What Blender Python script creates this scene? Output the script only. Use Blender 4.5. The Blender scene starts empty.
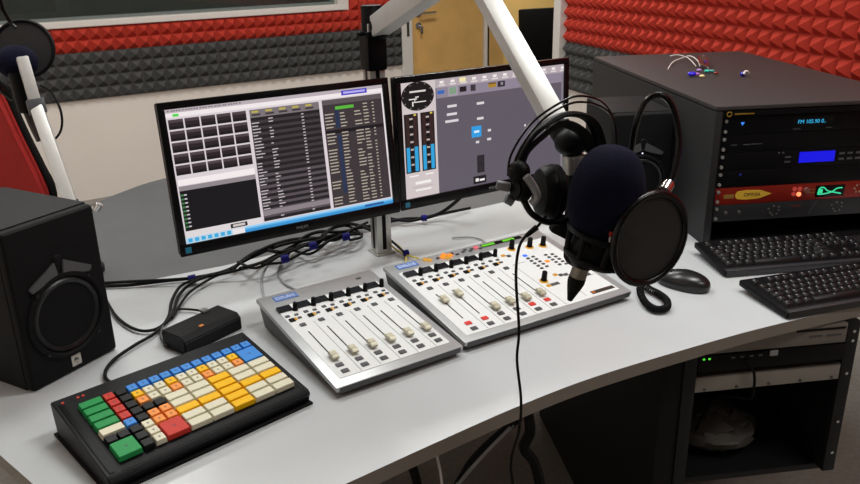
import bpy, bmesh, math, random
from mathutils import Vector, Matrix
random.seed(7)
PI = math.pi
C = bpy.context.scene.collection
S = bpy.context.scene

# ------------------------------------------------------------------ camera
CAM = Vector((0, 0, 1.4782)); PITCH = 0.3573; ROLL = -0.0202; FPX = 801.94
fw = Vector((0, math.cos(PITCH), -math.sin(PITCH)))
up0 = Vector((0, math.sin(PITCH), math.cos(PITCH)))
rt0 = Vector((1, 0, 0))
rt = rt0 * math.cos(ROLL) + (-up0) * (-math.sin(ROLL))
up = up0 * math.cos(ROLL) - rt0 * math.sin(ROLL) * -1 * -1
# image x axis = c*right + s*down ... solved below so that px,py match the calibration
c_, s_ = math.cos(ROLL), math.sin(ROLL)
X = rt0 * c_ + up0 * s_           # direction seen along +px
Y = up0 * c_ - rt0 * s_           # direction seen along -py
cd = bpy.data.cameras.new('camera'); cam = bpy.data.objects.new('camera', cd); C.objects.link(cam)
cam.matrix_world = Matrix(((X.x, Y.x, -fw.x, CAM.x), (X.y, Y.y, -fw.y, CAM.y), (X.z, Y.z, -fw.z, CAM.z), (0, 0, 0, 1)))
cd.sensor_width = 36; cd.lens = FPX / 860 * 36; cd.clip_start = 0.02
cd.dof.use_dof = False
S.camera = cam

def ray(px, py):
    return fw + X * ((px - 430) / FPX) + Y * (-(py - 242) / FPX)
def at(px, py, y):
    d = ray(px, py); return CAM + d * (y / d.y)
def atz(px, py, z):
    d = ray(px, py); return CAM + d * ((z - CAM.z) / d.z)

# ------------------------------------------------------------------ world and lights
W = bpy.data.worlds.new('world'); S.world = W; W.use_nodes = True
W.node_tree.nodes['Background'].inputs[0].default_value = (0.9, 0.95, 1, 1)
W.node_tree.nodes['Background'].inputs[1].default_value = 0.08
S.view_settings.view_transform = 'Standard'; S.view_settings.look = 'None'
S.view_settings.exposure = 0.0; S.view_settings.gamma = 1; S.view_settings.use_curve_mapping = False
LAMPS = [(-0.55, 2.1, .85), (0.75, 1.6, 1.0), (-1.7, 3.2, 0.9), (0.1, 4.4, 1.2), (1.6, 0.6, 0.5)]  # last one added at the right to brighten the floor there
LAMP_W = 24
def area(name, loc, rot, sx, sy, w, col):
    l = bpy.data.lights.new(name, 'AREA'); l.shape = 'RECTANGLE'; l.size = sx; l.size_y = sy; l.energy = w; l.color = col
    o = bpy.data.objects.new(name, l); C.objects.link(o); o.location = loc; o.rotation_euler = rot; return o
for (lx, ly, k) in LAMPS:
    area('ceiling_lamp', (lx, ly, 2.70), (0, 0, 0.57), 1.1, 0.28, LAMP_W * k, (0.975, 1.0, 0.99))
area('corridor_lamp', (1.0, 7.5, 2.5), (0, 0, 0.57), 0.6, 0.6, 45, (1.0, 0.93, 0.8))

# ------------------------------------------------------------------ materials
def lin(c):
    if isinstance(c, str):
        c = c.lstrip('#'); c = [int(c[i:i + 2], 16) / 255 for i in (0, 2, 4)]
        c = [v / 12.92 if v <= .04045 else ((v + .055) / 1.055) ** 2.4 for v in c]
    return (c[0], c[1], c[2], 1)
MATS = {}
def mat(name, col, rough=.5, metal=0, emit=None, es=1, var=.06, scale=40, bump=0, bscale=200, spec=.5, alpha=None, trans=0):
    if name in MATS: return MATS[name]
    m = bpy.data.materials.new(name); m.use_nodes = True; nt = m.node_tree; N = nt.nodes; L = nt.links
    b = N['Principled BSDF']; col = lin(col)
    b.inputs['Roughness'].default_value = rough; b.inputs['Metallic'].default_value = metal
    b.inputs['Specular IOR Level'].default_value = spec
    if trans: b.inputs['Transmission Weight'].default_value = trans
    if alpha is not None: b.inputs['Alpha'].default_value = alpha
    tc = N.new('ShaderNodeTexCoord'); nz = N.new('ShaderNodeTexNoise'); nz.inputs['Scale'].default_value = scale; nz.inputs['Detail'].default_value = 4
    L.new(tc.outputs['Object'], nz.inputs['Vector'])
    rp = N.new('ShaderNodeValToRGB')
    rp.color_ramp.elements[0].position = .3; rp.color_ramp.elements[1].position = .7
    rp.color_ramp.elements[0].color = tuple(v * (1 - var) for v in col[:3]) + (1,)
    rp.color_ramp.elements[1].color = tuple(min(1, v * (1 + var)) for v in col[:3]) + (1,)
    L.new(nz.outputs['Fac'], rp.inputs['Fac']); L.new(rp.outputs['Color'], b.inputs['Base Color'])
    if bump:
        n2 = N.new('ShaderNodeTexNoise'); n2.inputs['Scale'].default_value = bscale; n2.inputs['Detail'].default_value = 3
        L.new(tc.outputs['Object'], n2.inputs['Vector'])
        bp = N.new('ShaderNodeBump'); bp.inputs['Strength'].default_value = bump; bp.inputs['Distance'].default_value = .002
        L.new(n2.outputs['Fac'], bp.inputs['Height']); L.new(bp.outputs['Normal'], b.inputs['Normal'])
    if emit is not None:
        b.inputs['Emission Color'].default_value = lin(emit); b.inputs['Emission Strength'].default_value = es
    MATS[name] = m; return m
def glow(name, col, s=1.0):
    return mat(name, '#050505', .35, emit=col, es=s)

wall_paint = mat('wall_paint', '#e4dcd3', .75, bump=.15, bscale=120, var=.02, scale=3)
ceil_paint = mat('ceiling_paint', '#d9d4cb', .9, var=.02)
carpet = mat('carpet', '#8b867f', .95, bump=.6, bscale=350, var=.12, scale=60)
red_foam = mat('red_foam', '#b2392b', .9, bump=.3, bscale=500, var=.06, scale=25, spec=.2)
grey_foam = mat('grey_foam', '#4d4d4c', .95, bump=.3, bscale=500, var=.08, scale=25, spec=.2)
white_trim = mat('white_trim', '#d8d3cc', .4, var=.02)
door_wood = mat('door_wood', '#dcae68', .45, var=.08, scale=6)
yellow_wall = mat('yellow_wall', '#e2c07a', .8, var=.03, scale=3)
lit_wall_cream = mat('lit_wall_cream', '#dcc593', .8, var=.02, scale=3)
desk_top = mat('desk_laminate', '#bdc0c2', .26, var=.015, scale=8, bump=.03, bscale=300)
desk_edge = mat('desk_edge_band', '#857f76', .45, var=.03)
dark_top = mat('grey_linoleum', '#4f5051', .55, var=.07, scale=9, bump=.08, bscale=80)
black = mat('black_plastic', '#08080a', .45, spec=.16, bump=.1, bscale=700, var=.1)
black_gloss = mat('black_gloss', '#08080a', .25, spec=.3, var=.05)
black_soft = mat('black_rubber', '#080809', .7, spec=.2, var=.1)
black_matte = mat('black_vinyl', '#101011', .65, spec=.25, bump=.15, bscale=600, var=.06)
dark_metal = mat('dark_metal', '#17181a', .5, .3, var=.08)
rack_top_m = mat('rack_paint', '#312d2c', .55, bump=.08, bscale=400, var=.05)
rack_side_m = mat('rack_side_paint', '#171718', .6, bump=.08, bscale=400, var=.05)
alu = mat('brushed_aluminium', '#c2c1bd', .34, .75, var=.03, scale=60)
alu_white = mat('white_aluminium', '#c9c8c4', .4, .3, var=.02)
chrome = mat('chrome', '#d8d8d8', .15, 1.0, var=.02)
console_m = mat('console_aluminium', '#b9bbbc', .36, .5, var=.02, scale=30)
console_side = mat('console_side', '#505152', .4, .5, var=.03)
console_panel = mat('console_panel', '#e2e4e4', .42, var=.01)
panel_line = mat('panel_line', '#9a9a97', .5, var=.02)
fader_m = mat('fader_cap', '#b7b29c', .4, .2, var=.03)
btn_dark = mat('button_dark', '#4d4d50', .45, var=.05)
navy_foam = mat('navy_foam', '#0a0b20', .95, bump=.8, bscale=900, var=.15, scale=80, spec=.15)
amber = glow('amber_light', '#f0ad30', .75); orange_l = glow('orange_light', '#ff8a1c', 1.3)
red_btn = mat('red_button', '#c43a32', .4, emit='#c8302a', es=.25)
velcro = mat('blue_velcro', '#1a1b6a', .8, spec=.2)
yellow_cable = mat('yellow_cable', '#b9a93c', .5)
grey_cable = mat('grey_cable', '#8d8f90', .5)

# ------------------------------------------------------------------ mesh builder
def RZ(a): return Matrix.Rotation(a, 4, 'Z')
def RX(a): return Matrix.Rotation(a, 4, 'X')
def RY(a): return Matrix.Rotation(a, 4, 'Y')
def T(x, y=0, z=0): return Matrix.Translation((x, y, z) if not hasattr(x, '__len__') else x)
class MB:
    def __init__(s): s.bm = bmesh.new(); s.mi = 0
    def _add(s, tmp, M=None):
        if M is not None: bmesh.ops.transform(tmp, matrix=M, verts=tmp.verts)
        for f in tmp.faces: f.material_index = s.mi
        me = bpy.data.meshes.new('t'); tmp.to_mesh(me); tmp.free(); s.bm.from_mesh(me); bpy.data.meshes.remove(me)
        return s
    def box(s, x0, y0, z0, x1, y1, z1, bev=0, M=None, seg=2):
        t = bmesh.new(); bmesh.ops.create_cube(t, size=1)
        for v in t.verts: v.co = Vector(((x0 + x1) / 2 + v.co.x * (x1 - x0), (y0 + y1) / 2 + v.co.y * (y1 - y0), (z0 + z1) / 2 + v.co.z * (z1 - z0)))
        if bev: bmesh.ops.bevel(t, geom=t.edges[:], offset=bev, segments=seg, profile=.6, affect='EDGES')
        return s._add(t, M)
    def cyl(s, p0, p1, r0, r1=None, seg=20, bev=0):
        if r1 is None: r1 = r0
        p0, p1 = Vector(p0), Vector(p1); d = p1 - p0
        t = bmesh.new(); bmesh.ops.create_cone(t, cap_ends=True, segments=seg, radius1=r0, radius2=r1, depth=d.length)
        if bev: bmesh.ops.bevel(t, geom=[e for e in t.edges if len(e.link_faces) == 2 and any(len(f.verts) > 4 for f in e.link_faces)], offset=bev, segments=2, affect='EDGES')
        M = Matrix.Translation((p0 + p1) / 2) @ d.to_track_quat('Z', 'Y').to_matrix().to_4x4()
        return s._add(t, M)
    def ell(s, c, rx, ry, rz, M=None, u=24, v=16, power=None):
        t = bmesh.new(); bmesh.ops.create_uvsphere(t, u_segments=u, v_segments=v, radius=1)
        for w in t.verts:
            if power: 
                for i in range(3): w.co[i] = math.copysign(abs(w.co[i]) ** power, w.co[i])
            w.co = Vector((w.co.x * rx, w.co.y * ry, w.co.z * rz))
        return s._add(t, Matrix.Translation(c) @ (M or Matrix.Identity(4)))
    def lathe(s, prof, M=None, seg=32):
        t = bmesh.new(); rings = []
        for r, z in prof:
            if r < 1e-5: rings.append([t.verts.new((0, 0, z))])
            else: rings.append([t.verts.new((r * math.cos(2 * PI * i / seg), r * math.sin(2 * PI * i / seg), z)) for i in range(seg)])
        for a, b in zip(rings, rings[1:]):
            for i in range(seg):
                j = (i + 1) % seg
                if len(a) == 1 and len(b) == 1: continue
                if len(a) == 1: t.faces.new((a[0], b[i], b[j]))
                elif len(b) == 1: t.faces.new((a[i], a[j], b[0]))
                else: t.faces.new((a[i], a[j], b[j], b[i]))
        bmesh.ops.recalc_face_normals(t, faces=t.faces)
        return s._add(t, M)
    def tube(s, pts, r, seg=8, closed=False, smooth=6, flat=1.0):
        pts = [Vector(p) for p in pts]
        if smooth and len(pts) > 2: pts = spline(pts, smooth, closed)
        t = bmesh.new(); rings = []; n = len(pts); prev = None
        for i, p in enumerate(pts):
            a = pts[i - 1] if (i > 0 or closed) else p; b = pts[(i + 1) % n] if (i < n - 1 or closed) else p
            d = (b - a).normalized()
            if prev is None:
                q = d.cross(Vector((0, 0, 1))); 
                if q.length < .1: q = d.cross(Vector((0, 1, 0)))
                q.normalize()
            else: q = (prev - d * prev.dot(d)).normalized()
            prev = q; w = d.cross(q)
            rings.append([t.verts.new(p + (q * math.cos(2 * PI * k / seg) * flat + w * math.sin(2 * PI * k / seg)) * r) for k in range(seg)])
        for i in range(n if closed else n - 1):
            a, b = rings[i], rings[(i + 1) % n]
            for k in range(seg): t.faces.new((a[k], a[(k + 1) % seg], b[(k + 1) % seg], b[k]))
        if not closed:
            t.faces.new(rings[0][::-1]); t.faces.new(rings[-1])
        bmesh.ops.recalc_face_normals(t, faces=t.faces)
        return s._add(t)
    def prism(s, poly, z0, z1, M=None, bev=0, side=None):
        t = bmesh.new(); a = [t.verts.new((x, y, z0)) for x, y in poly]; b = [t.verts.new((x, y, z1)) for x, y in poly]
        t.faces.new(a[::-1]); t.faces.new(b); n = len(poly); sf = []
        for i in range(n): sf.append(t.faces.new((a[i], a[(i + 1) % n], b[(i + 1) % n], b[i])))
        bmesh.ops.recalc_face_normals(t, faces=t.faces)
        if bev: bmesh.ops.bevel(t, geom=[e for e in t.edges], offset=bev, segments=2, affect='EDGES')
        if M is not None: bmesh.ops.transform(t, matrix=M, verts=t.verts)
        for f in t.faces: f.material_index = s.mi
        if side is not None:
            for f in t.faces:
                if abs(f.normal.z) < .5: f.material_index = side
        me = bpy.data.meshes.new('t'); t.to_mesh(me); t.free(); s.bm.from_mesh(me); bpy.data.meshes.remove(me)
        return s
    def quad(s, pts):
        f = s.bm.faces.new([s.bm.verts.new(p) for p in pts]); f.material_index = s.mi; return s
    def mesh(s, name, m, smooth=True):
        me = bpy.data.meshes.new(name); s.bm.to_mesh(me); s.bm.free()
        for x in (m if isinstance(m, (list, tuple)) else [m]): me.materials.append(x)
        if smooth:
            for p in me.polygons: p.use_smooth = True
            try: me.set_sharp_from_angle(angle=math.radians(35))
            except Exception: pass
        return me
def spline(P, k, closed=False):
    out = []; n = len(P)
    g = (lambda i: P[i % n]) if closed else (lambda i: P[max(0, min(n - 1, i))])
    for i in range(n if closed else n - 1):
        a, b, c, d = g(i - 1), g(i), g(i + 1), g(i + 2)
        for j in range(k):
            t = j / k
            out.append(.5 * ((2 * b) + (c - a) * t + (2 * a - 5 * b + 4 * c - d) * t * t + (3 * b - a - 3 * c + d) * t ** 3))
    if not closed: out.append(P[-1])
    return out
def part(name, mb, m, parent=None, world=False, label=None, loc=None, M=None, smooth=True):
    me = mb.mesh(name, m, smooth) if isinstance(mb, MB) else mb
    o = bpy.data.objects.new(name, me); C.objects.link(o)
    if parent:
        o.parent = parent
        if world: me.transform(wm(parent).inverted())
    if M is not None: o.matrix_local = M
    if loc is not None: o.location = loc
    if label: o['label'] = label
    return o
def wm(o):
    M = o.matrix_basis.copy()
    while o.parent: o = o.parent; M = o.matrix_basis @ M
    return M
def tag(o, label=None, cat=None, group=None, kind=None):
    if label: o['label'] = label
    if cat: o['category'] = cat
    if group: o['group'] = group
    if kind: o['kind'] = kind
    return o
def thing(name, label, cat, loc=(0, 0, 0), rz=0, group=None, M=None, kind=None):
    o = bpy.data.objects.new(name, None); C.objects.link(o); o.empty_display_size = .05
    o.location = loc; o.rotation_euler = (0, 0, rz)
    if M is not None: o.matrix_basis = M
    return tag(o, label, cat, group, kind)
def struct(name, mb, m, parent=None, loc=(0, 0, 0), rz=0, smooth=False):
    o = part(name, mb, m, parent, smooth=smooth)
    if not parent: o['kind'] = 'structure'; o.location = loc; o.rotation_euler = (0, 0, rz)
    return o
def text(s, size, m, parent, M, name='lettering', depth=.0002, align='CENTER', label=None, sx=1):
    cu = bpy.data.curves.new('txt', 'FONT'); cu.body = s; cu.size = size; cu.extrude = depth; cu.align_x = align; cu.align_y = 'CENTER'
    o = bpy.data.objects.new('txt', cu); C.objects.link(o); bpy.context.view_layer.update()
    me = bpy.data.meshes.new_from_object(o.evaluated_get(bpy.context.evaluated_depsgraph_get())); bpy.data.objects.remove(o)
    me.materials.clear(); me.materials.append(m); me.name = name
    r = bpy.data.objects.new(name, me); C.objects.link(r); r.parent = parent; r.matrix_local = M @ Matrix.Diagonal((sx, 1, 1, 1))
    if label: r['label'] = label
    return r

# ------------------------------------------------------------------ room shell
AX, AY, AR = -2.088, 4.879, 0.57            # back wall: local x runs along it, room side is -y
BX, BY, BR = 0.845, 4.990, -1.2196          # right wall
def wbox(parts, m, name, loc, rz):
    mb = MB()
    for p in parts: mb.box(*p)
    return struct(name, mb, m, loc=loc, rz=rz)
mb = MB(); mb.box(-5, -3.5, -.1, 6, 11, 0); struct('floor', mb, carpet)
mb = MB(); mb.box(-5, -3.5, 2.75, 6, 11, 2.85); struct('ceiling', mb, ceil_paint)
wbox([(-1.7, 0, 0, 2.254, .14, 1.085), (-1.7, 0, 2.1, 3.95, .14, 2.75), (-1.7, 0, 1.085, -1.3, .14, 2.1), (1.775, 0, 1.085, 2.254, .14, 2.1), (3.04, 0, 0, 3.22, .14, 2.1)],
     wall_paint, 'wall_back', (AX, AY, 0), AR)
wbox([(0, 0, 0, 5.6, .12, 2.75)], wall_paint, 'wall_right', (BX, BY, 0), BR)
# other walls closing the room
lx = Vector((AX, AY, 0)) + RZ(AR).to_3x3() @ Vector((-1.7, 0, 0))
wbox([(-.12, -7.6, 0, 0, .14, 2.75)], wall_paint, 'wall_left', lx, AR)
wbox([(-5, -3.6, 0, 6, -3.5, 2.75)], wall_paint, 'wall_front', (0, 0, 0), 0)
# corridor behind the doorway
wbox([(1.9, 1.3, 0, 6.0, 1.4, 2.75)], yellow_wall, 'wall_corridor', (AX, AY, 0), AR)
wbox([(3.38, 1.18, 0, 3.93, 1.3, 2.75)], lit_wall_cream, 'lit_wall_strip', (AX, AY, 0), AR)  # lit stretch of the corridor wall, painted as a lighter cream column
# control room behind the window
green_dark = mat('control_room_wall', '#4a5048', .8, var=.2, scale=2)
wbox([(-1.8, 1.9, 0, 2.0, 2.0, 2.75), (1.9, .14, 0, 2.0, 1.9, 2.75)], green_dark, 'wall_control_room', (AX, AY, 0), AR)

# window
mb = MB()
mb.box(-1.37, -.035, 1.05, 1.81, .03, 1.088, .006).box(1.74, -.035, 1.085, 1.81, .03, 2.1, .006).box(-1.37, -.035, 1.085, -1.3, .03, 2.1, .006).box(-1.37, -.035, 2.1, 1.81, .03, 2.17, .006)
win = struct('window_1', mb, white_trim, loc=(AX, AY, 0), rz=AR)
glass_m = mat('window_glass', '#9aa39b', .03, trans=.9, var=.0)
mb = MB(); mb.box(-1.3, .06, 1.09, 1.74, .07, 2.1); part('glass_pane', mb, glass_m, win)
mb = MB(); mb.box(-1.3, .02, 1.085, 1.74, .075, 1.105).box(1.722, .02, 1.1, 1.74, .075, 2.1).box(-1.3, .02, 1.105, -1.275, .075, 2.1); part('glazing_bead', mb, mat('bead_grey', '#6d7672', .5), win)

# acoustic foam
def foam(rects, p=.07, h=.045, base=.015):
    mb = MB(); bm = mb.bm
    for x0, z0, nx, nz in rects:
        for i in range(nx):
            for j in range(nz):
                a, b, c, d = x0 + i * p, x0 + (i + 1) * p, z0 + j * p, z0 + (j + 1) * p
                g = .003
                q = [bm.verts.new(v) for v in ((a + g, -base, c + g), (b - g, -base, c + g), (b - g, -base, d - g), (a + g, -base, d - g))]
                t = bm.verts.new(((a + b) / 2, -base - h, (c + d) / 2))
                for k in range(4): bm.faces.new((q[k], q[(k + 1) % 4], t))
        mb.box(x0, -base + .001, z0, x0 + nx * p, -.001, z0 + nz * p)
    return mb
def foamthing(name, rects, m, loc, rz, label):
    o = part(name, foam(rects), m, smooth=False); o.location = loc; o.rotation_euler = (0, 0, rz); tag(o, label, 'acoustic foam')
foamthing('acoustic_foam', [(-1.66, .625, 56, 4)], grey_foam, (AX, AY, 0), AR, 'long dark grey pyramid foam band on the back wall, below the red band and window')
foamthing('acoustic_foam', [(-1.66, .905, 56, 2), (1.84, 1.045, 6, 22)], red_foam, (AX, AY, 0), AR, 'narrow red pyramid foam band on the back wall directly under the window frame')
foamthing('acoustic_foam', [(.04, .625, 70, 4)], grey_foam, (BX, BY, 0), BR, 'dark grey pyramid foam band on the right wall, beside the doorway behind the equipment rack')
foamthing('acoustic_foam', [(.04, .905, 70, 24)], red_foam, (BX, BY, 0), BR, 'large red pyramid foam area covering the right wall above the equipment rack')

# door
mb = MB(); mb.box(2.254, -.03, 0, 2.345, .16, 2.12, .004).box(3.026, -.03, 0, 3.042, .16, 2.12, .004).box(2.345, -.03, 2.05, 3.026, .16, 2.12, .004)
fr = struct('trim_2', mb, white_trim, loc=(AX, AY, 0), rz=AR)
mb = MB(); mb.box(2.295, -.034, .83, 2.315, -.029, .96); part('strike_plate', mb, mat('strike', '#5a5650', .4, .6), fr)
mb = MB(); mb.box(2.347, .0, .01, 3.018, .04, 2.048, .003)
dr = struct('door_1', mb, door_wood, loc=(AX, AY, 0), rz=AR)
mb = MB(); mb.cyl((2.41, 0, .99), (2.41, -.012, .99), .026).cyl((2.41, -.01, .99), (2.41, -.055, .99), .009).tube([(2.41, -.055, .99), (2.45, -.056, .99), (2.54, -.05, .992)], .009)
part('door_handle', mb, chrome, dr)
mb = MB(); mb.cyl((2.41, 0, .90), (2.41, -.012, .90), .024).box(2.405, -.03, .885, 2.415, -.012, .915)
part('lock_rosette', mb, chrome, dr)
mb = MB(); mb.box(2.415, -.035, .84, 2.435, -.03, .895, .002).tube([(2.41, -.032, .9), (2.425, -.034, .89), (2.425, -.034, .86)], .003)
kk = part('door_key', mb, chrome); kk.location = (AX, AY, 0); kk.rotation_euler = (0, 0, AR); tag(kk, 'small metal key hanging in the lock of the orange wooden door', 'key')
mb = MB(); mb.box(3.072, -.012, 0, 3.215, -.001, 2.1, .003); sp = struct('trim_3', mb, door_wood, loc=(AX, AY, 0), rz=AR)
mb = MB(); mb.box(-.045, -.06, 0, .035, .15, 2.2, .004); struct('trim_4', mb, white_trim, loc=(BX, BY, 0), rz=BR)

mb = MB(); mb.box(3.043, -.006, 0, 3.072, -.001, 2.1); struct('dark_gap_strip', mb, black, loc=(AX, AY, 0), rz=AR)  # flat black strip standing in for the dark gap beside the frame
# corridor chair
ch = thing('office_chair', 'black chair with pale wooden arms standing in the corridor beyond the doorway', 'chair', (1.10, 7.32, 0), .40)
mb = MB(); mb.box(-.27, -.02, .46, .20, .03, .92, .02, M=RX(-.08)); part('backrest', mb, black_matte, ch)
mb = MB(); mb.box(-.25, -.45, .38, .22, -.02, .45, .02); part('seat', mb, black_matte, ch)
wood_pale = mat('pale_beech', '#c9a56a', .5)
for sx in (-.30, .16):
    sy = 1 if sx > 0 else -1
    mb = MB(); mb.tube([(sx, -.05, 0), (sx, -.05, .45), (sx, -.06, .64), (sx, -.10, .68), (sx, -.20, .69)] if sx > 0 else [(sx, .05, 0), (sx, .05, .45), (sx, .06, .64), (sx, .10, .66)], .012)
    part('armrest', mb, wood_pale, ch); mb = MB(); mb.tube([(sx, -.20 if sx > 0 else -.4, .69 if sx > 0 else .4), (sx, -.42, .3), (sx, -.42, 0)], .012); part('leg', mb, wood_pale, ch)

# ceiling light housings (above the picture)
for i, (lx_, ly_, k) in enumerate(LAMPS):
    nm = ['over the desk, left of centre', 'over the desk, right of centre', 'nearest the back window', 'nearest the doorway', 'right of the camera, added to brighten the floor'][i]
    t = thing('ceiling_light', 'white rectangular fluorescent ceiling light ' + nm, 'ceiling light', (lx_, ly_, 2.75), AR, 'ceiling lights')
    mb = MB(); mb.box(-.6, -.18, -.04, .6, .18, 0, .005); part('housing', mb, white_trim, t)
    mb = MB(); mb.box(-.56, -.15, -.045, .56, .15, -.04); part('diffuser', mb, glow('lamp_diffuser', '#fff4e2', 3.0), t)

# ------------------------------------------------------------------ desk
Zt = .75
front = [(-.364, .783), (-.129, .961), (.002, 1.058), (.145, 1.160), (.283, 1.246), (.476, 1.343), (.668, 1.431), (.896, 1.517), (1.12, 1.59), (1.26, 1.64)]
fs = [(p.x, p.y) for p in spline([Vector((x, y, 0)) for x, y in front[1:]], 6)]
poly = [front[0]] + fs + [(1.30, 2.92), (1.16, 3.0), (.62, 2.58), (.225, 2.279), (-.117, 2.067), (-.503, 1.815), (-.639, 1.745), (-.80, 1.66), (-1.25, 1.64), (-1.2, 1.51), (-.67, 1.049)]
desk = thing('studio_desk', 'large curved light grey studio desk carrying the mixers, keyboards and monitors', 'desk', (0, 1.8, 0))
mb = MB(); mb.mi = 0; mb.prism(poly, Zt - .026, Zt, side=1)
part('desktop', mb, [desk_top, desk_edge], desk, world=True, smooth=False)
# legs / side panels under the desk
mb = MB(); mb.box(-.62, 1.25, 0, -.58, 1.70, Zt - .027, .002); part('side_panel', mb, mat('desk_panel', '#55524e', .6), desk, world=True)
mb = MB(); mb.box(1.24, 2.65, 0, 1.28, 2.9, Zt - .027, .002); part('side_panel', mb, MATS['desk_panel'], desk, world=True)

# guest table behind (dark grey top, a little lower)
gp = [(p.x, p.y) for p in spline([Vector((x, y, 0)) for x, y in ((-1.05, 1.66), (-1.13, 2.05), (-1.04, 2.33), (-.985, 2.48), (-.905, 2.62), (-.70, 2.80), (-.35, 2.98), (0, 3.02), (.30, 2.90), (.46, 2.66))], 5)]
gp += [(.46, 2.47), (.225, 2.285), (-.117, 2.073), (-.503, 1.821), (-.639, 1.751), (-.80, 1.666)]
gt = thing('guest_table', 'dark grey curved guest tabletop joined behind the light studio desk', 'table', (-.3, 2.4, 0))
mb = MB(); mb.prism(gp, Zt - .03, Zt - .004, side=1); part('tabletop', mb, [dark_top, mat('guest_edge', '#3c3c3c', .5)], gt, world=True, smooth=False)
for lx_, ly_ in ((-.95, 2.2), (-.3, 2.8), (.3, 2.6)):
    mb = MB(); mb.cyl((lx_, ly_, 0), (lx_, ly_, Zt - .03), .03); part('leg', mb, alu, gt, world=True)

# ------------------------------------------------------------------ under the desk
# cabinet with rack front, open on the right
RA = .14
rk = thing('under_desk_rack', 'black rack frame with equipment mounted under the right part of the desk', 'rack', (.516, 1.45, 0), RA)
mb = MB(); mb.box(-.045, .0, .0, .0, .86, .72, .002); part('side_panel', mb, black_matte, rk)
mb = MB(); mb.box(-.0, -.004, .0, .028, .03, .72, .002); part('post', mb, dark_metal, rk)
mb = MB(); mb.box(.357, .0, .35, .385, .035, .722, .002); part('post', mb, dark_metal, rk)
mb = MB(); mb.box(0.0, .03, .335, .385, .5, .35, .001); part('shelf', mb, dark_metal, rk)
mb = MB(); mb.box(.372, .036, .351, .384, .5, .60, .001); part('side_panel', mb, black_matte, rk)  # added inner panel, black to keep the shelf bay dark
mb = MB(); mb.box(0.0, .5, .0, .385, .52, .72, .001); part('back_panel', mb, black_matte, rk)
for sz in (.70, .678, .60, .48, .40):
    mb = MB(); mb.cyl((.371, 0, sz), (.371, -.003, sz), .0035, seg=12); part('screw', mb, chrome, rk)
beige = mat('rack_blank_beige', '#756f68', .5, var=.03)
bp = thing('blank_panel', 'beige blank panel directly under the desk edge at the top of the rack frame', 'panel', wm(rk) @ Vector((0, 0, .676)), RA)
mb = MB(); mb.box(.03, -.001, 0, .355, .012, .044, .001); part('plate', mb, beige, bp)
mb = MB(); mb.box(.24, -.003, .033, .350, -.0008, .037); part('slot', mb, black, bp)
mb = MB(); mb.box(.27, -.0022, .018, .30, -.0008, .022).box(.31, -.0022, .018, .342, -.0008, .022); part('lettering', mb, btn_dark, bp)
sw = thing('network_switch', 'thin black rack unit with green status lights under the desk', 'rack unit', wm(rk) @ Vector((0, 0, .636)), RA)
mb = MB(); mb.box(.03, -.004, 0, .355, .28, .038, .001); part('case', mb, black, sw)
for sx in (.038, .050): mb = MB(); mb.box(sx, -.006, .030, sx + .004, -.004, .033); part('status_light', mb, glow('green_led', '#5cff40', .8), sw)
mb = MB(); mb.box(.185, -.006, .026, .202, -.004, .038); part('port', mb, grey_cable, sw)
for k in range(4): mb = MB(); mb.box(.10 + k * .02, -.006, .028, .108 + k * .02, -.004, .032); part('port', mb, btn_dark, sw)
bp2 = thing('blank_panel', 'light beige ventilated rack panel with screws below the black rack unit', 'panel', wm(rk) @ Vector((0, 0, .587)), RA)
mb = MB(); mb.box(.03, .0, 0, .355, .012, .034, .001); part('plate', mb, mat('rack_blank_light', '#8a857e', .5, var=.03), bp2)
for k in range(5): mb = MB(); mb.cyl((.05 + k * .072, .001, .006), (.05 + k * .072, -.003, .006), .003, seg=10); part('screw', mb, btn_dark, bp2)
mb = MB(); mb.box(.03, .0, .035, .355, .48, .037); part('shelf_plate', mb, mat('taupe_plate', '#5d5650', .5), bp2)
# crumpled bag on the rack shelf
bag = MB(); bag.ell((0, 0, 0), .095, .08, .045, u=24, v=16)
for v in bag.bm.verts: v.co += Vector((random.uniform(-.008, .008), random.uniform(-.008, .008), random.uniform(-.006, .006)))
o = part('plastic_bag', bag, mat('pale_bag', '#4f4d4a', .5)); o.location = wm(rk) @ Vector((.17, .15, .398)); tag(o, 'crumpled pale plastic bag lying on the rack shelf under the desk', 'bag')
mb = MB(); mb.tube([wm(rk) @ Vector(p) for p in ((.13, -.008, .66), (.150, -.012, .63), (.155, -.012, .59), (.15, -.008, .565), (.12, .05, .54), (.11, .10, .46), (.10, .12, .36))], .003)
o = part('cable', mb, black_soft); tag(o, 'thin black cable hanging from the rack unit under the desk', 'cable')

def cable(pts, r, label, m=black_soft, name='cable', group=None, cat='cable', smooth=6):
    mb = MB(); mb.tube(pts, r, smooth=smooth); o = part(name, mb, m); return tag(o, label, cat, group)
# cables hanging below the desk front
cable([at(528, 412, 1.22), at(530, 432, 1.25), at(524, 448, 1.25), at(534, 462, 1.25), at(540, 484, 1.22), at(545, 520, 1.2)], .010, 'thick black cable snaking down under the desk edge, right of the hanging cable')
for k in range(4):
    cable([at(520 - 3 * k, 418 + 3 * k, 1.26), at(496 - 3 * k, 436 + 5 * k, 1.28), at(470 - 2 * k, 462 + 5 * k, 1.30), at(455 - 4 * k, 490 + 4 * k, 1.32)], .006 if k < 2 else .0035,
          ['upper black cable of the bundle sagging under the desk front', 'second black cable of the bundle sagging under the desk front', 'thin grey cable in the bundle under the desk front', 'lowest thin grey cable under the desk front'][k], black_soft if k < 2 else grey_cable)
cable([at(436, 452, 1.12), at(440, 470, 1.12), at(444, 500, 1.10)], .0025, 'thin white cable hanging under the front desk edge, left of the black bundle', mat('white_cable', '#b9b9b5', .5))
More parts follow.
